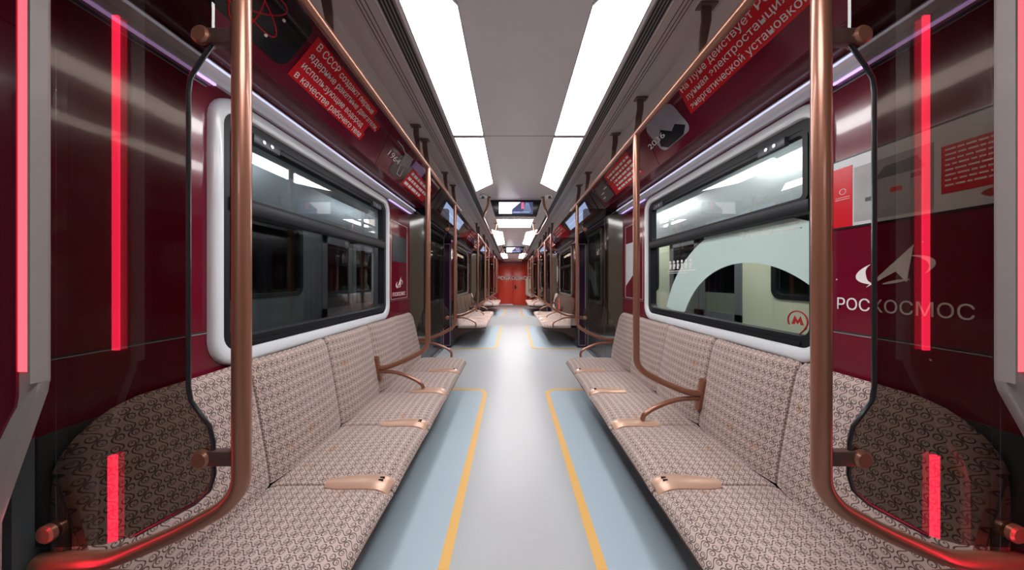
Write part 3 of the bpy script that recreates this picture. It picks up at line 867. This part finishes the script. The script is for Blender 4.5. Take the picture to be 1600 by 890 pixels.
def handrail(s, i):
    o = i*T
    y0, y1 = (-0.55 if i == 0 else 0.62) + o, 3.78 + o
    if i == 2: y1 = 3.6 + o
    t = thing('handrail', '%s horizontal copper handrail above the %s bench' % (('nearest', 'second', 'farthest')[i], SN[s]), 'handrail', (s*RX, y0, RZ), 'overhead handrails')
    obj('rail', tube(bmesh.new(), [(s*RX, y0, RZ), (s*RX, y1, RZ)], 0.0190, 16), M['copper'], t)
    for y in (1.10 if s < 0 else 1.2, 2.13 if s < 0 else 2.25, 3.05):
        bm = bmesh.new()
        yy = y+o
        prism(bm, [(s*(RX-0.012), yy-0.012, RZ), (s*(RX+0.012), yy-0.012, RZ), (s*(RX+0.045), yy-0.012, H+1.10), (s*(RX+0.045), yy-0.012, H+1.168), (s*(RX+0.005), yy-0.012, H+1.163), (s*(RX+0.005), yy-0.012, H+1.10)],
                  [(s*(RX-0.012), yy-0.004, RZ), (s*(RX+0.012), yy-0.004, RZ), (s*(RX+0.045), yy-0.004, H+1.10), (s*(RX+0.045), yy-0.004, H+1.168), (s*(RX+0.005), yy-0.004, H+1.163), (s*(RX+0.005), yy-0.004, H+1.10)])
        box(bm, min(s*(RX-0.01), s*(RX+0.065)), max(s*(RX-0.01), s*(RX+0.065)), yy-0.026, yy+0.010, H+1.158, H+1.166)
        obj('ceiling_bracket', bm, M['bracket'], t, smooth=False)
for i in (0, 1, 2):
    for s in (-1, 1): handrail(s, i)
# ---------------------------------------------------------------- glass screens
def screen(s, y, label):
    t = thing('glass_screen', label, 'glass screen', (s*1.05, y, 0.66), 'smoked glass screens')
    out = [(0.820, 2.22), (0.820, 2.00), (0.826, 1.965), (0.862, 1.915), (0.882, 1.880), (0.886, 1.845), (0.886, 1.085), (0.880, 1.050), (0.858, 1.020), (0.832, 0.985), (0.822, 0.945), (0.820, 0.860), (0.832, 0.820), (0.870, 0.785),
           (1.02, 0.705), (1.10, 0.682), (1.20, 0.676), (1.274, 0.676), (1.274, 2.24), (0.845, 2.24)]
    bm = prism(bmesh.new(), [(s*x, y-0.0035, z) for x, z in out], [(s*x, y+0.0035, z) for x, z in out])
    obj('pane', bm, M['smoke'], t, smooth=False)
    # dark rubber edge on the aisle side
    ed = out[1:15]
    bm = tube(bmesh.new(), [(s*(x-0.002), y, z) for x, z in ed], 0.0050, 8); obj('edge_seal', bm, M['black'], t)
    for (x, z) in ((0.842, 1.985), (0.842, 0.905), (1.235, 0.715)):
        kb = bmesh.new(); tube(kb, [(s*x, y-0.016, z), (s*x, y-0.012, z), (s*x, y-0.003, z)], [0.018, 0.023, 0.023], 20)
        tube(kb, [(s*x, y+0.003, z), (s*x, y+0.014, z)], 0.022, 20)
        kn = obj('clamp_knob', kb, M['copper'], t)
        bm = bmesh.new()
        if x < 1: box(bm, min(s*(RX+0.012), s*(x-0.008)), max(s*(RX+0.012), s*(x-0.008)), y-0.010, y+0.010, z-0.019, z+0.019)
        else: box(bm, min(s*(x-0.018), s*(x+0.004)), max(s*(x-0.018), s*(x+0.004)), y+0.004, y+0.026, z-0.072, z-0.01)
        bevel(bm, 0.003); obj('clamp_arm', bm, M['tray'], t)
for i in (0, 1, 2):
    for s in (-1, 1):
        w_ = ('nearest', 'second', 'farthest')[i]
        screen(s, 0.726+i*T, 'smoked glass screen at the near end of the %s bench on the %s' % (w_, SN[s]))
        screen(s, 3.45+i*T, 'smoked glass screen at the far end of the %s bench on the %s' % (w_, SN[s]))
# ---------------------------------------------------------------- advertising panels on the slope
L_ = 0.3124
def slope_slab(name, s, y0, y1, m, parent=None, th=0.03, slant0=0.0, slant1=0.0):
    p = Pl(s, 'slope')
    a = [(y0, 0), (y1, 0), (y1+slant1, L_), (y0+slant0, L_)]
    bm = prism(bmesh.new(), [p(y, v, 0) for y, v in a], [p(y, v, -th) for y, v in a])
    return obj(name, bm, m, parent, smooth=False)
def ad_panel(s, y0, y1, label, sl0, sl1):
    p = Pl(s, 'slope')
    t = thing('advertising_panel', label, 'advertisement', p((y0+y1)/2, L_, 0), 'sloping advertising panels')
    slope_slab('panel', s, y0, y1, M['ad'], t, slant0=sl0, slant1=sl1)
    # rounded lip
    return t, p
for s in (-1, 1):       # maroon underside, runs over benches
    for i in (0, 1, 2):
        a, b = 0.64 + i*T, 3.52 + i*T
        bm = prism(bmesh.new(), [(s*1.115, a, H+0.902), (s*1.285, a, H+0.872), (s*1.285, a, H+0.90), (s*1.115, a, H+0.93)], [(s*1.115, b, H+0.902), (s*1.285, b, H+0.872), (s*1.285, b, H+0.90), (s*1.115, b, H+0.93)])
        struct(obj('trim_%d' % nj, bm, M['adlow'], smooth=False)); nj += 1
def rot_rr(y0, v0, y1, v1, r): return rrect(min(y0, y1), min(v0, v1), max(y0, y1), max(v0, v1), r, 5)
def lit_lines(p, parent, y0, y1, v0, v1, n):
    bm = bmesh.new()
    for k in range(n):
        v = v0 + (v1-v0)*(k+0.5)/n; h_ = (v1-v0)/n*0.26
        yy = y0
        e_ = y1 - random.uniform(0, 0.25)*(y1-y0)
        while yy < e_:
            l = random.uniform(0.04, 0.12)*(y1-y0)/0.6
            q_ = [(yy, v-h_), (min(yy+l, e_), v-h_), (min(yy+l, e_), v+h_), (yy, v+h_)]
            prism(bm, [p(a, b, 0.0025) for a, b in q_], [p(a, b, 0.0035) for a, b in q_]); yy += l + 0.018
    return obj('small_lettering', bm, M['white'], parent, smooth=False)
ADS = []
# left, first panel
t, p = ad_panel(-1, 0.62, 2.06, 'maroon sloping advert above the nearest left window with atom picture and red text', 0, 0.135)
pc = decal('picture', p, rot_rr(0.66, 0.0+0.01, 1.262, 0.250, 0.05), M['picdark'], t)
bm = bmesh.new()
for k in range(3):
    al = k*PI/3 + 0.35; cyy, cvv = 1.02, 0.135
    pts = []
    for j in range(41):
        a = 2*PI*j/40; X_, Y_ = 0.150*math.cos(a), 0.052*math.sin(a)
        pts.append(p(cyy + X_*math.cos(al) - Y_*math.sin(al), cvv + (X_*math.sin(al) + Y_*math.cos(al))*0.78, 0.003))
    tube(bm, pts, 0.0028, 6)
obj('atom_orbits', bm, M['picline'], pc)
bm = bmesh.new()
for (a, b) in ((1.02, 0.135), (1.135, 0.195), (0.96, 0.055), (1.15, 0.10)):
    c_ = [(a + 0.006*math.cos(j*PI/5), b + 0.006*math.sin(j*PI/5)) for j in range(10)]
    prism(bm, [p(x, y, 0.0025) for x, y in c_], [p(x, y, 0.0055) for x, y in c_])
obj('atom_dots', bm, M['white'], pc, smooth=False)
st_ = [(1.29, 0.030), (1.86, 0.030), (1.86, 0.082), (1.97, 0.082), (1.97, 0.138), (1.88, 0.138), (1.88, 0.195), (1.90, 0.195), (1.90, 0.250), (1.29, 0.250)]
tb = decal('text_box', p, st_, M['red'], t)
lettering([('В СССР создают первые', 1.315, 0.075, 0.52), ('ядерные ракетные двигатели,', 1.315, 0.128, 0.64), ('использующие водород', 1.315, 0.184, 0.52), ('в качестве рабочего тела', 1.315, 0.238, 0.56)], p, 0, 0, 0.036, M['white'], tb)
ADS.append(t)
# left, second panel
t, p = ad_panel(-1, 2.066, 3.44, 'maroon sloping advert with 1964 and a satellite picture, left side', 0.135, 0.06)
pc = decal('picture', p, rot_rr(2.36, 0.10, 2.80, 0.275, 0.04), M['picdark'], t)
decal('satellite', p, [(2.40, 0.06), (2.55, 0.045), (2.60, 0.13), (2.44, 0.17)], M['greypic'], pc, 0.003, 0.006)
bm = bmesh.new(); tube(bm, [p(2.46, 0.17, 0.004), p(2.50, 0.245, 0.004), p(2.57, 0.245, 0.004), p(2.54, 0.17, 0.004)], 0.003, 6); tube(bm, [p(2.22, 0.05, 0.004), p(2.32, 0.05, 0.004), p(2.41, 0.07, 0.004)], 0.003, 6)
obj('satellite_antenna', bm, M['white'], pc)
lettering('1964', p, 2.22, 0.185, 0.050, M['white'], t, width=0.20, w=0.0075)
decal('lilac_block', p, [(2.62, 0.035), (2.90, 0.035), (2.90, 0.115), (2.62, 0.115)], M['lilac'], t)
tb = decal('text_box', p, [(2.66, 0.105), (3.30, 0.105), (3.30, 0.285), (2.66, 0.285)], M['red'], t, 0.001, 0.003)
lit_lines(p, tb, 2.70, 3.28, 0.115, 0.28, 3)
ADS.append(t)
# right, first panel
t, p = ad_panel(1, 0.62, 2.08, 'maroon sloping advert above the nearest right window with red text and moon picture', 0, 0.14)
tb = decal('text_box', p, [(0.64, 0.004), (1.66, 0.004), (1.70, 0.176), (0.64, 0.176)], M['red'], t)
lettering([('На Луне действует Российская', 1.650, 0.052, 0.80), ('лунная электростанция с ядерной', 1.655, 0.105, 0.88), ('энергетической установкой', 1.665, 0.160, 0.66)], p, 0, 0, 0.036, M['white'], tb)
pc = decal('picture', p, rot_rr(1.76, 0.02, 2.09, 0.245, 0.05), M['greypic'], t)
decal('lunar_base', p, [(1.78, 0.20), (1.84, 0.15), (1.90, 0.17), (1.97, 0.11), (2.04, 0.15), (2.07, 0.20), (2.02, 0.24), (1.84, 0.24)], M['picdark'], pc, 0.003, 0.004)
lettering('2036', p, 2.175, 0.165, 0.040, M['white'], t, width=0.21, w=0.006)
ADS.append(t)
# right, second panel
t, p = ad_panel(1, 2.086, 3.44, 'maroon sloping advert with red text block and small dark picture, right side', 0.14, 0.06)
tb = decal('text_box', p, [(2.44, 0.03), (3.02, 0.03), (3.08, 0.265), (2.44, 0.265)], M['red'], t)
lit_lines(p, tb, 2.46, 3.02, 0.05, 0.255, 5)
decal('picture', p, rot_rr(3.10, 0.05, 3.42, 0.255, 0.03), M['boarddark'], t)
bm = bmesh.new()
for (a, b, l) in ((3.12, 0.12, 0.10), (3.26, 0.15, 0.09), (3.30, 0.20, 0.08)):
    q_ = [(a, b), (a+l, b), (a+l, b+0.012), (a, b+0.012)]; prism(bm, [p(x, y, 0.0025) for x, y in q_], [p(x, y, 0.0035) for x, y in q_])
obj('small_lettering', bm, M['white'], t, smooth=False)
ADS.append(t)
for i in (1, 2):
    for a in ADS:
        sd = 'left' if a.location.x < 0 else 'right'
        pos = 'near' if a.location.y < 2.2 else 'far'
        dup(a, i*T, 'dark red sloping advert above the %s %s bench, %s one of the pair' % (('second', 'farthest')[i-1], sd, pos))
# ---------------------------------------------------------------- over-door displays on the slope
for s in (-1, 1):
    for (a, b, m_) in ((Y0, -1.50, M['ad']), (-1.50, 0.615, M['black']), (13.53, Y1, M['ad'])):
        struct(slope_slab('trim_%d' % nj, s, a, b, m_)); nj += 1
for i in (0, 1):
    for s in (-1, 1):
        p = Pl(s, 'slope'); o = i*T
        t = thing('door_display', 'lit route display above the %s %s doors in a glossy black housing' % (('nearest', 'second')[i], SN[s]), 'display', p(4.6+o, L_, 0), 'displays over the doors')
        slope_slab('housing', s, 3.51+o, 5.62+o, M['black'], t)
        c_ = rot_rr(3.84+o, 0.035, 5.58+o, 0.275, 0.05)
        decal('screen_frame', p, c_, M['picdark'], t, 0.001, 0.005)
        c_ = [(3.90+o, 0.062), (5.30+o, 0.062), (5.36+o, 0.235), (4.02+o, 0.240)]
        sc = decal('screen', p, c_, M['screenblue'], t, 0.005, 0.0065)
        bm = bmesh.new(); tube(bm, [p(4.12+o, 0.15, 0.0075), p(5.2+o, 0.15, 0.0075)], 0.0015, 4)
        obj('route_line', bm, M['screenwhite'], sc)
        bm = bmesh.new(); tube(bm, smoothpath([p(3.60+o, 0.01, 0.006), p(3.72+o, 0.28, 0.006), p(3.80+o, 0.30, 0.006), p(5.60+o, 0.30, 0.006)], 0.05), 0.004, 6)
        obj('edge_strip', bm, M['taupe'], t)
# ---------------------------------------------------------------- side doors
def side_door(s, i, num):
    o = i*T; a, b = 3.556+o, 5.644+o; m = (a+b)/2
    bm = bmesh.new()
    X0, X1 = sorted((s*1.445, s*1.50))
    box(bm, X0, X1, a-0.02, a+0.05, 0, 2.17); box(bm, X0, X1, b-0.05, b+0.02, 0, 2.17); box(bm, X0, X1, a, b, 2.08, 2.17)
    d = struct(obj('door_%d' % num, bm, M['door'], smooth=False))
    x0, x1 = sorted((s*1.46, s*1.485))
    for k in (0, 1):
        y0, y1 = (a+0.05, m-0.012) if k == 0 else (m+0.012, b-0.05)
        ou = [(y0, 0.01), (y1, 0.01), (y1, 2.08), (y0, 2.08)]
        n_ = 8
        outer = rrect(y0, 0.01, y1, 2.08, 0.004, 7); inner = rrect(y0+0.13, 0.62, y1-0.11, 1.93, 0.06, 7)
        bm = ring_prism(outer, inner, lambda a_, b_: (x0, a_, b_), lambda a_, b_: (x1, a_, b_))
        lf = struct(obj('door_leaf', bm, M['door'], d, smooth=False))
        struct(obj('leaf_pane', bbox((x0+x1)/2-0.003, (x0+x1)/2+0.003, y0+0.125, y1-0.105, 0.615, 1.935), M['dpane'], lf, smooth=False))
    bm = bmesh.new()
    for y in (a+0.052, m-0.020, m+0.014, b-0.058): box(bm, *sorted((s*1.4555, s*1.462)), y, y+0.006, 0.03, 2.07)
    struct(obj('edge_trim', bm, M['alu'], d, smooth=False))
    struct(obj('rubber_seal', bbox(x0-0.003, x1+0.003, m-0.012, m+0.012, 0.01, 2.08), M['gasket'], d, smooth=False))
    # aluminium threshold
    struct(obj('threshold', bbox(*sorted((s*1.40, s*1.50)), a, b, 0.0, 0.008), M['alu'], d, smooth=False))
num = 1
for i in (0, 1, 2):
    for s in (-1, 1):
        if i == 2: continue
        side_door(s, i, num); num += 1
# doorway behind the camera: plain leaves so the car is closed
for s in (-1, 1):
    side_door(s, -1, num); num += 1
bm = bmesh.new()
for s in (-1, 1): box(bm, *sorted((s*1.44, s*1.5)), 13.4, Y1, 0, 2.3)
struct(obj('trim_%d' % nj, bm, M['endwall'], smooth=False)); nj += 1
# ---------------------------------------------------------------- end wall
bm = bbox(-1.55, 1.55, Y1, Y1+0.08, -0.05, 2.75)
ew = struct(obj('wall_end', bm, M['endwall'], smooth=False))
struct(obj('wall_back', bbox(-1.55, 1.55, Y0-0.08, Y0, -0.05, 2.75), M['ceilside'], smooth=False))
bm = bbox(-0.80, -0.012, Y1-0.03, Y1, 0.05, 2.22); bevel(bm, 0.008)
d = struct(obj('door_%d' % num, bm, M['endred'])); num += 1
struct(obj('threshold', bbox(-0.78, 0.0, Y1-0.06, Y1, 0.0, 0.05), M['alu'], d, smooth=False))
bm = bbox(0.012, 0.80, Y1-0.09, Y1, 0.01, 2.22); bevel(bm, 0.008)
d = struct(obj('door_%d' % num, bm, M['endred'])); num += 1
hb = bmesh.new(); box(hb, 0.09, 0.16, Y1-0.11, Y1-0.09, 0.88, 1.10); tube(hb, [(0.125, Y1-0.10, 1.0), (0.125, Y1-0.16, 1.0), (0.24, Y1-0.16, 0.96)], 0.018, 8)
struct(obj('door_handle', hb, M['black'], d))
class PE:
    def __call__(s, y, v, w=0): return Vector((y, Y1-0.095-w, v))
    def axes(s): return Vector((1, 0, 0)), Vector((0, 0, 1)), Vector((0, -1, 0))
lt = lettering('РОСКОСМОС', PE(), -0.86, H+0.04, 0.20, M['white'], None, width=1.86, w=0.002, name='wall_lettering', bold=0.05)
tag(lt, 'white capital lettering across the red end doors', 'lettering')
# beige cabinet beside the end door
t = thing('equipment_cabinet', 'tall beige cabinet with slanted bottom on the right beside the red end door', 'cabinet', (0.92, 14.75, 0.4))
oc = [(0.66, 14.55), (0.90, 14.45), (1.12, 14.60), (1.12, 14.95), (0.66, 14.95)]
bm = prism(bmesh.new(), [(x, y, 0.62 if x < 0.7 else 0.50) for x, y in oc], [(x, y, 1.46) for x, y in oc]); bevel(bm, 0.02)
obj('body', bm, M['beige'], t)
bm = prism(bmesh.new(), [(0.70, 14.525, 0.66), (0.86, 14.458, 0.66), (0.86, 14.458, 1.40), (0.70, 14.525, 1.40)], [(0.70, 14.518, 0.66), (0.86, 14.451, 0.66), (0.86, 14.451, 1.40), (0.70, 14.518, 1.40)])
obj('door', bm, M['beige'], t, smooth=False)
bm = bmesh.new()
for x in (0.78, 1.0): tube(bm, [(x, 14.75, 1.46), (x, 14.75, H+1.0)], 0.012, 8)
for z in (1.7, 2.0): tube(bm, [(0.78, 14.75, z), (1.0, 14.75, z)], 0.010, 8)
obj('hanging_frame', bm, M['white'], t)
# ---------------------------------------------------------------- prints on the walls
def logo_shapes(p, cy, cz, sc, parent, sgn):
    """arrow with an orbit arc; sgn = direction of reading along y"""
    f = lambda a, b: (cy + sgn*a*sc, cz + b*sc)
    ar = decal('arrow', p, [f(-0.42, -0.36), f(0.32, 0.50), f(0.22, -0.24), f(0.06, -0.02)], M['white'], parent)
    def arcseg(a0, a1, w0, w1):
        n = 18; o_, i_ = [], []
        for k in range(n+1):
            t_ = math.radians(a0 + (a1-a0)*k/n); wd = w0 + (w1-w0)*abs(math.sin(PI*k/n))
            X_, Y_ = 0.62*math.cos(t_), 0.26*math.sin(t_)
            r_ = math.radians(14); xr, yr = X_*math.cos(r_)-Y_*math.sin(r_), X_*math.sin(r_)+Y_*math.cos(r_)
            g = 1 - wd
            o_.append(f(xr, yr)); i_.append(f(xr*g, yr*g))
        bm = bmesh.new()
        for k in range(n):
            q_ = [o_[k], o_[k+1], i_[k+1], i_[k]]
            prism(bm, [p(a, b, 0.001) for a, b in q_], [p(a, b, 0.0022) for a, b in q_])
        obj('orbit_arc', bm, M['white'], parent, smooth=False)
    arcseg(120, 236, 0.02, 0.30); arcseg(-45, 65, 0.02, 0.16); arcseg(250, 290, 0.10, 0.22)
p = Pl(1, 'wall')
t = thing('wall_logo', 'large white arrow logo with lettering on the nearest right wall behind glass', 'logo', (1.278, 0.98, 1.25))
logo_shapes(p, 0.985, 1.395, 0.17, t, -1)
lettering('РОСКОСМОС', p, 1.150, 1.245, 0.046, M['white'], t, width=0.342, w=0.001)
p = Pl(-1, 'wall')
t = thing('wall_logo', 'small white arrow logo in a maroon panel past the nearest left window', 'logo', (-1.278, 3.05, 1.15))
logo_shapes(p, 3.07, 1.325, 0.15, t, 1)
lettering('РОСКОСМОС', p, 2.90, 1.195, 0.040, M['white'], t, width=0.34, w=0.001)
for i in (0, 1, 2):
    for s in (-1, 1):
        p = Pl(s, 'wall'); o = i*T
        bm = ring_prism([(2.86+o, 1.165), (3.30+o, 1.165), (3.30+o, 1.98), (2.86+o, 1.98)], [(2.863+o, 1.168), (3.297+o, 1.168), (3.297+o, 1.977), (2.863+o, 1.977)], lambda a, b: p(a, b, 0.0005), lambda a, b: p(a, b, 0.002))
        t = obj('notice_panel', bm, M['white'], None, smooth=False)
        tag(t, 'white outlined notice area on the %s wall past the %s window' % (SN[s], ('nearest', 'second', 'farthest')[i]), 'notice', 'outlined notice areas')
        if s < 0: decal('dark_board', p, [(2.89+o, 1.56), (3.27+o, 1.56), (3.27+o, 1.84), (2.89+o, 1.84)], M['lower'], t)
        else: decal('pale_board', p, [(3.06+o, 1.44), (3.28+o, 1.30), (3.28+o, 1.78), (3.06+o, 1.78)], M['paper'], t)
# information poster on the near right wall
p = Pl(1, 'wall')
t = thing('information_poster', 'black framed grey and red information poster on the right wall behind glass', 'poster', (1.276, 0.93, 1.57))
decal('frame', p, [(0.705, 1.566), (1.166, 1.566), (1.166, 1.846), (0.705, 1.846)], M['black'], t, 0.0, 0.004)
pa = decal('sheet', p, [(0.712, 1.573), (1.160, 1.573), (1.160, 1.839), (0.712, 1.839)], M['paper'], t, 0.004, 0.0055)
rb = decal('red_panel', p, [(1.095, 1.573), (1.160, 1.573), (1.160, 1.810), (1.095, 1.810)], M['red'], t, 0.0055, 0.0065)
bm = bmesh.new()
tube(bm, [p(1.127+0.011*math.cos(a*PI/8), 1.715+0.011*math.sin(a*PI/8), 0.0065) for a in range(17)], 0.0012, 6)
for z in (1.692, 1.684): tube(bm, [p(1.152, z, 0.0065), p(1.104, z, 0.0065)], 0.001, 5)
obj('mark', bm, M['white'], rb)
decal('photograph', p, [(0.885, 1.585), (1.090, 1.585), (1.090, 1.795), (0.885, 1.795)], M['boardgrey'], t, 0.0055, 0.0065)
decal('photograph_detail', p, [(0.90, 1.725), (1.03, 1.725), (1.00, 1.765), (0.92, 1.770)], M['boarddark'], t, 0.0066, 0.0072)
decal('photograph_detail', p, [(0.955, 1.668), (0.985, 1.668), (0.985, 1.684), (0.955, 1.684)], M['red'], t, 0.0066, 0.0072)
decal('photograph_detail', p, [(0.91, 1.700), (0.935, 1.700), (0.935, 1.716), (0.91, 1.716)], M['boarddark'], t, 0.0066, 0.0072)
decal('photograph_detail', p, [(1.03, 1.655), (1.055, 1.655), (1.055, 1.670), (1.03, 1.670)], M['boarddark'], t, 0.0066, 0.0072)
tb = decal('text_box', p, [(0.712, 1.625), (0.868, 1.625), (0.868, 1.770), (0.712, 1.770)], M['red'], t, 0.0055, 0.0070)
bm = bmesh.new()
for k in range(8):
    z = 1.755 - k*0.0155; yy = 0.860; e_ = 0.722 + random.uniform(0, 0.04)
    while yy > e_:
        l = random.uniform(0.008, 0.022); q_ = [(yy, z), (max(yy-l, e_), z), (max(yy-l, e_), z+0.005), (yy, z+0.005)]
        prism(bm, [p(a, b, 0.0070) for a, b in q_], [p(a, b, 0.0076) for a, b in q_]); yy -= l + 0.004
obj('small_lettering', bm, M['white'], tb, smooth=False)
decal('rocket_drawing', p, [(0.712, 1.594), (0.780, 1.594), (0.790, 1.600), (0.795, 1.606), (0.790, 1.612), (0.780, 1.616), (0.712, 1.614)], M['logo'], t, 0.0055, 0.0068)

# ---------------------------------------------------------------- outside: depot and neighbouring trains
struct(obj('ground', bbox(-9, 9, -8, 24, -1.15, -1.10), M['concrete'], smooth=False))
struct(obj('wall_depot_left', bbox(-9.1, -9, -8, 24, -1.1, 5), M['concrete'], smooth=False))
struct(obj('wall_depot_right', bbox(9, 9.1, -8, 24, -1.1, 5), M['concrete'], smooth=False))
struct(obj('ceiling_depot', bbox(-9, 9, -8, 24, 3.6, 3.7), M['concrete'], smooth=False))
def train(s, xf, body, label, win_m):
    t = thing('train_car', label, 'train', (s*(xf+1.3), 4, -1.1))
    X0, X1 = sorted((s*xf, s*(xf+0.06)))
    holes = []; y = -6.0
    pat = []
    # body side as bands with window openings (rounded look from the frames)
    bm = bmesh.new(); box(bm, X0, X1, -6, 22, -0.6, 1.20); 
    yy = -6.7 if s > 0 else -6.0; wins = []
    while yy < 22:
        # door bay 1.6, then windows
        wins.append(('door', yy, yy+1.5)); wins.append(('win', yy+1.9, yy+3.2)); wins.append(('win', yy+3.5, yy+4.6)); yy += 5.0
    prev = -7.0
    for kind, a, b in wins:
        a2 = a; box(bm, X0, X1, prev, a2, 1.20, 2.02); prev = b
    if prev < 22: box(bm, X0, X1, prev, 22, 1.20, 2.02)
    obj('body', bm, body, t, smooth=False)
    obj('upper_band', bbox(X0, X1, -6, 22, 2.02, 2.6), M['silver'], t, smooth=False)
    rf = bmesh.new(); prism(rf, [(s*xf, -6, 2.6), (s*(xf+0.35), -6, 2.95), (s*(xf+2.3), -6, 2.95), (s*(xf+2.6), -6, 2.6)], [(s*xf, 22, 2.6), (s*(xf+0.35), 22, 2.95), (s*(xf+2.3), 22, 2.95), (s*(xf+2.6), 22, 2.6)])
    obj('roof', rf, M['silver'], t)
    obj('interior_wall', bbox(*sorted((s*(xf+2.2), s*(xf+2.3))), -6, 22, -0.3, 2.6), M['concrete'], t, smooth=False)
    for kind, a, b in wins:
        if b < -1 or a > 14: continue
        if kind == 'win':
            ou = rrect(a-0.03, 1.17, b+0.03, 2.05, 0.10, 6); inn = rrect(a+0.02, 1.22, b-0.02, 2.0, 0.07, 6)
            fr_ = obj('window', ring_prism(ou, inn, lambda p_, q_: (s*(xf-0.008), p_, q_), lambda p_, q_: (s*(xf+0.03), p_, q_)), M['gasket'], t)
            obj('pane', bbox(*sorted((s*(xf+0.02), s*(xf+0.026))), a, b, 1.2, 2.02), M['dpane'], fr_, smooth=False)
        else:
            dd = bmesh.new()
            for (u0, u1) in ((a, (a+b)/2-0.01), ((a+b)/2+0.01, b)):
                for (q0, q1, z0, z1) in ((u0, u0+0.1, -0.1, 2.1), (u1-0.1, u1, -0.1, 2.1), (u0, u1, -0.1, 0.95), (u0, u1, 1.9, 2.1)):
                    box(dd, *sorted((s*(xf-0.015), s*(xf+0.01))), q0, q1, z0, z1)
            fr_ = obj('sliding_door', dd, M['silver'], t, smooth=False)
            obj('pane', bbox(*sorted((s*(xf-0.002), s*(xf+0.004))), a, b, 0.95, 1.9), M['dpane'], fr_, smooth=False)
    return t
train(1, 2.65, M['cream'], 'cream train car seen through the right windows', None)
train(-1, 2.75, M['silver'], 'silver grey train car seen through the left windows', None)
for s in (-1, 1):
    g = thing('depot_girder', 'blue grey lattice girder above the train outside the %s windows' % SN[s], 'girder', (s*2.35, 4, 2.98), 'girders outside')
    bm = bmesh.new(); box(bm, *sorted((s*2.33, s*2.37)), -3, 16, 3.00, 3.04); box(bm, *sorted((s*2.33, s*2.37)), -3, 16, 3.28, 3.32)
    obj('chord', bm, M['latch'], g, smooth=False)
    bm = bmesh.new()
    for k in range(40):
        y = -3 + k*0.475
        tube(bm, [(s*2.35, y, 3.03), (s*2.35, y+0.24, 3.29), (s*2.35, y+0.475, 3.03)], 0.012, 6)
    obj('lattice', bm, M['latch'], g)
def depot_lamp(x, y, z, label):
    t = thing('depot_lamp', label, 'lamp', (x, y, z), 'tube lamps outside the car')
    obj('tube', tube(bmesh.new(), [(x, y-0.6, z), (x, y+0.6, z)], 0.03, 10), M['tube' if x < 0 else 'tubebright'], t)
    obj('housing', bbox(x-0.06, x+0.06, y-0.65, y+0.65, z+0.03, z+0.08), M['silver'], t, smooth=False)
    for dy in (-0.5, 0.5): obj('hanger', tube(bmesh.new(), [(x, y+dy, z+0.08), (x, y+dy, 3.6)], 0.012, 8), M['silver'], t)
for x in (-2.1, 2.1):
    for k, y in enumerate((0.5, 3.0, 5.5, 8.5, 11.5)):
        depot_lamp(x, y, 2.75, 'fluorescent tube outside the %s windows, %s of five' % ('left' if x < 0 else 'right', ('nearest', 'second', 'third', 'fourth', 'farthest')[k]))
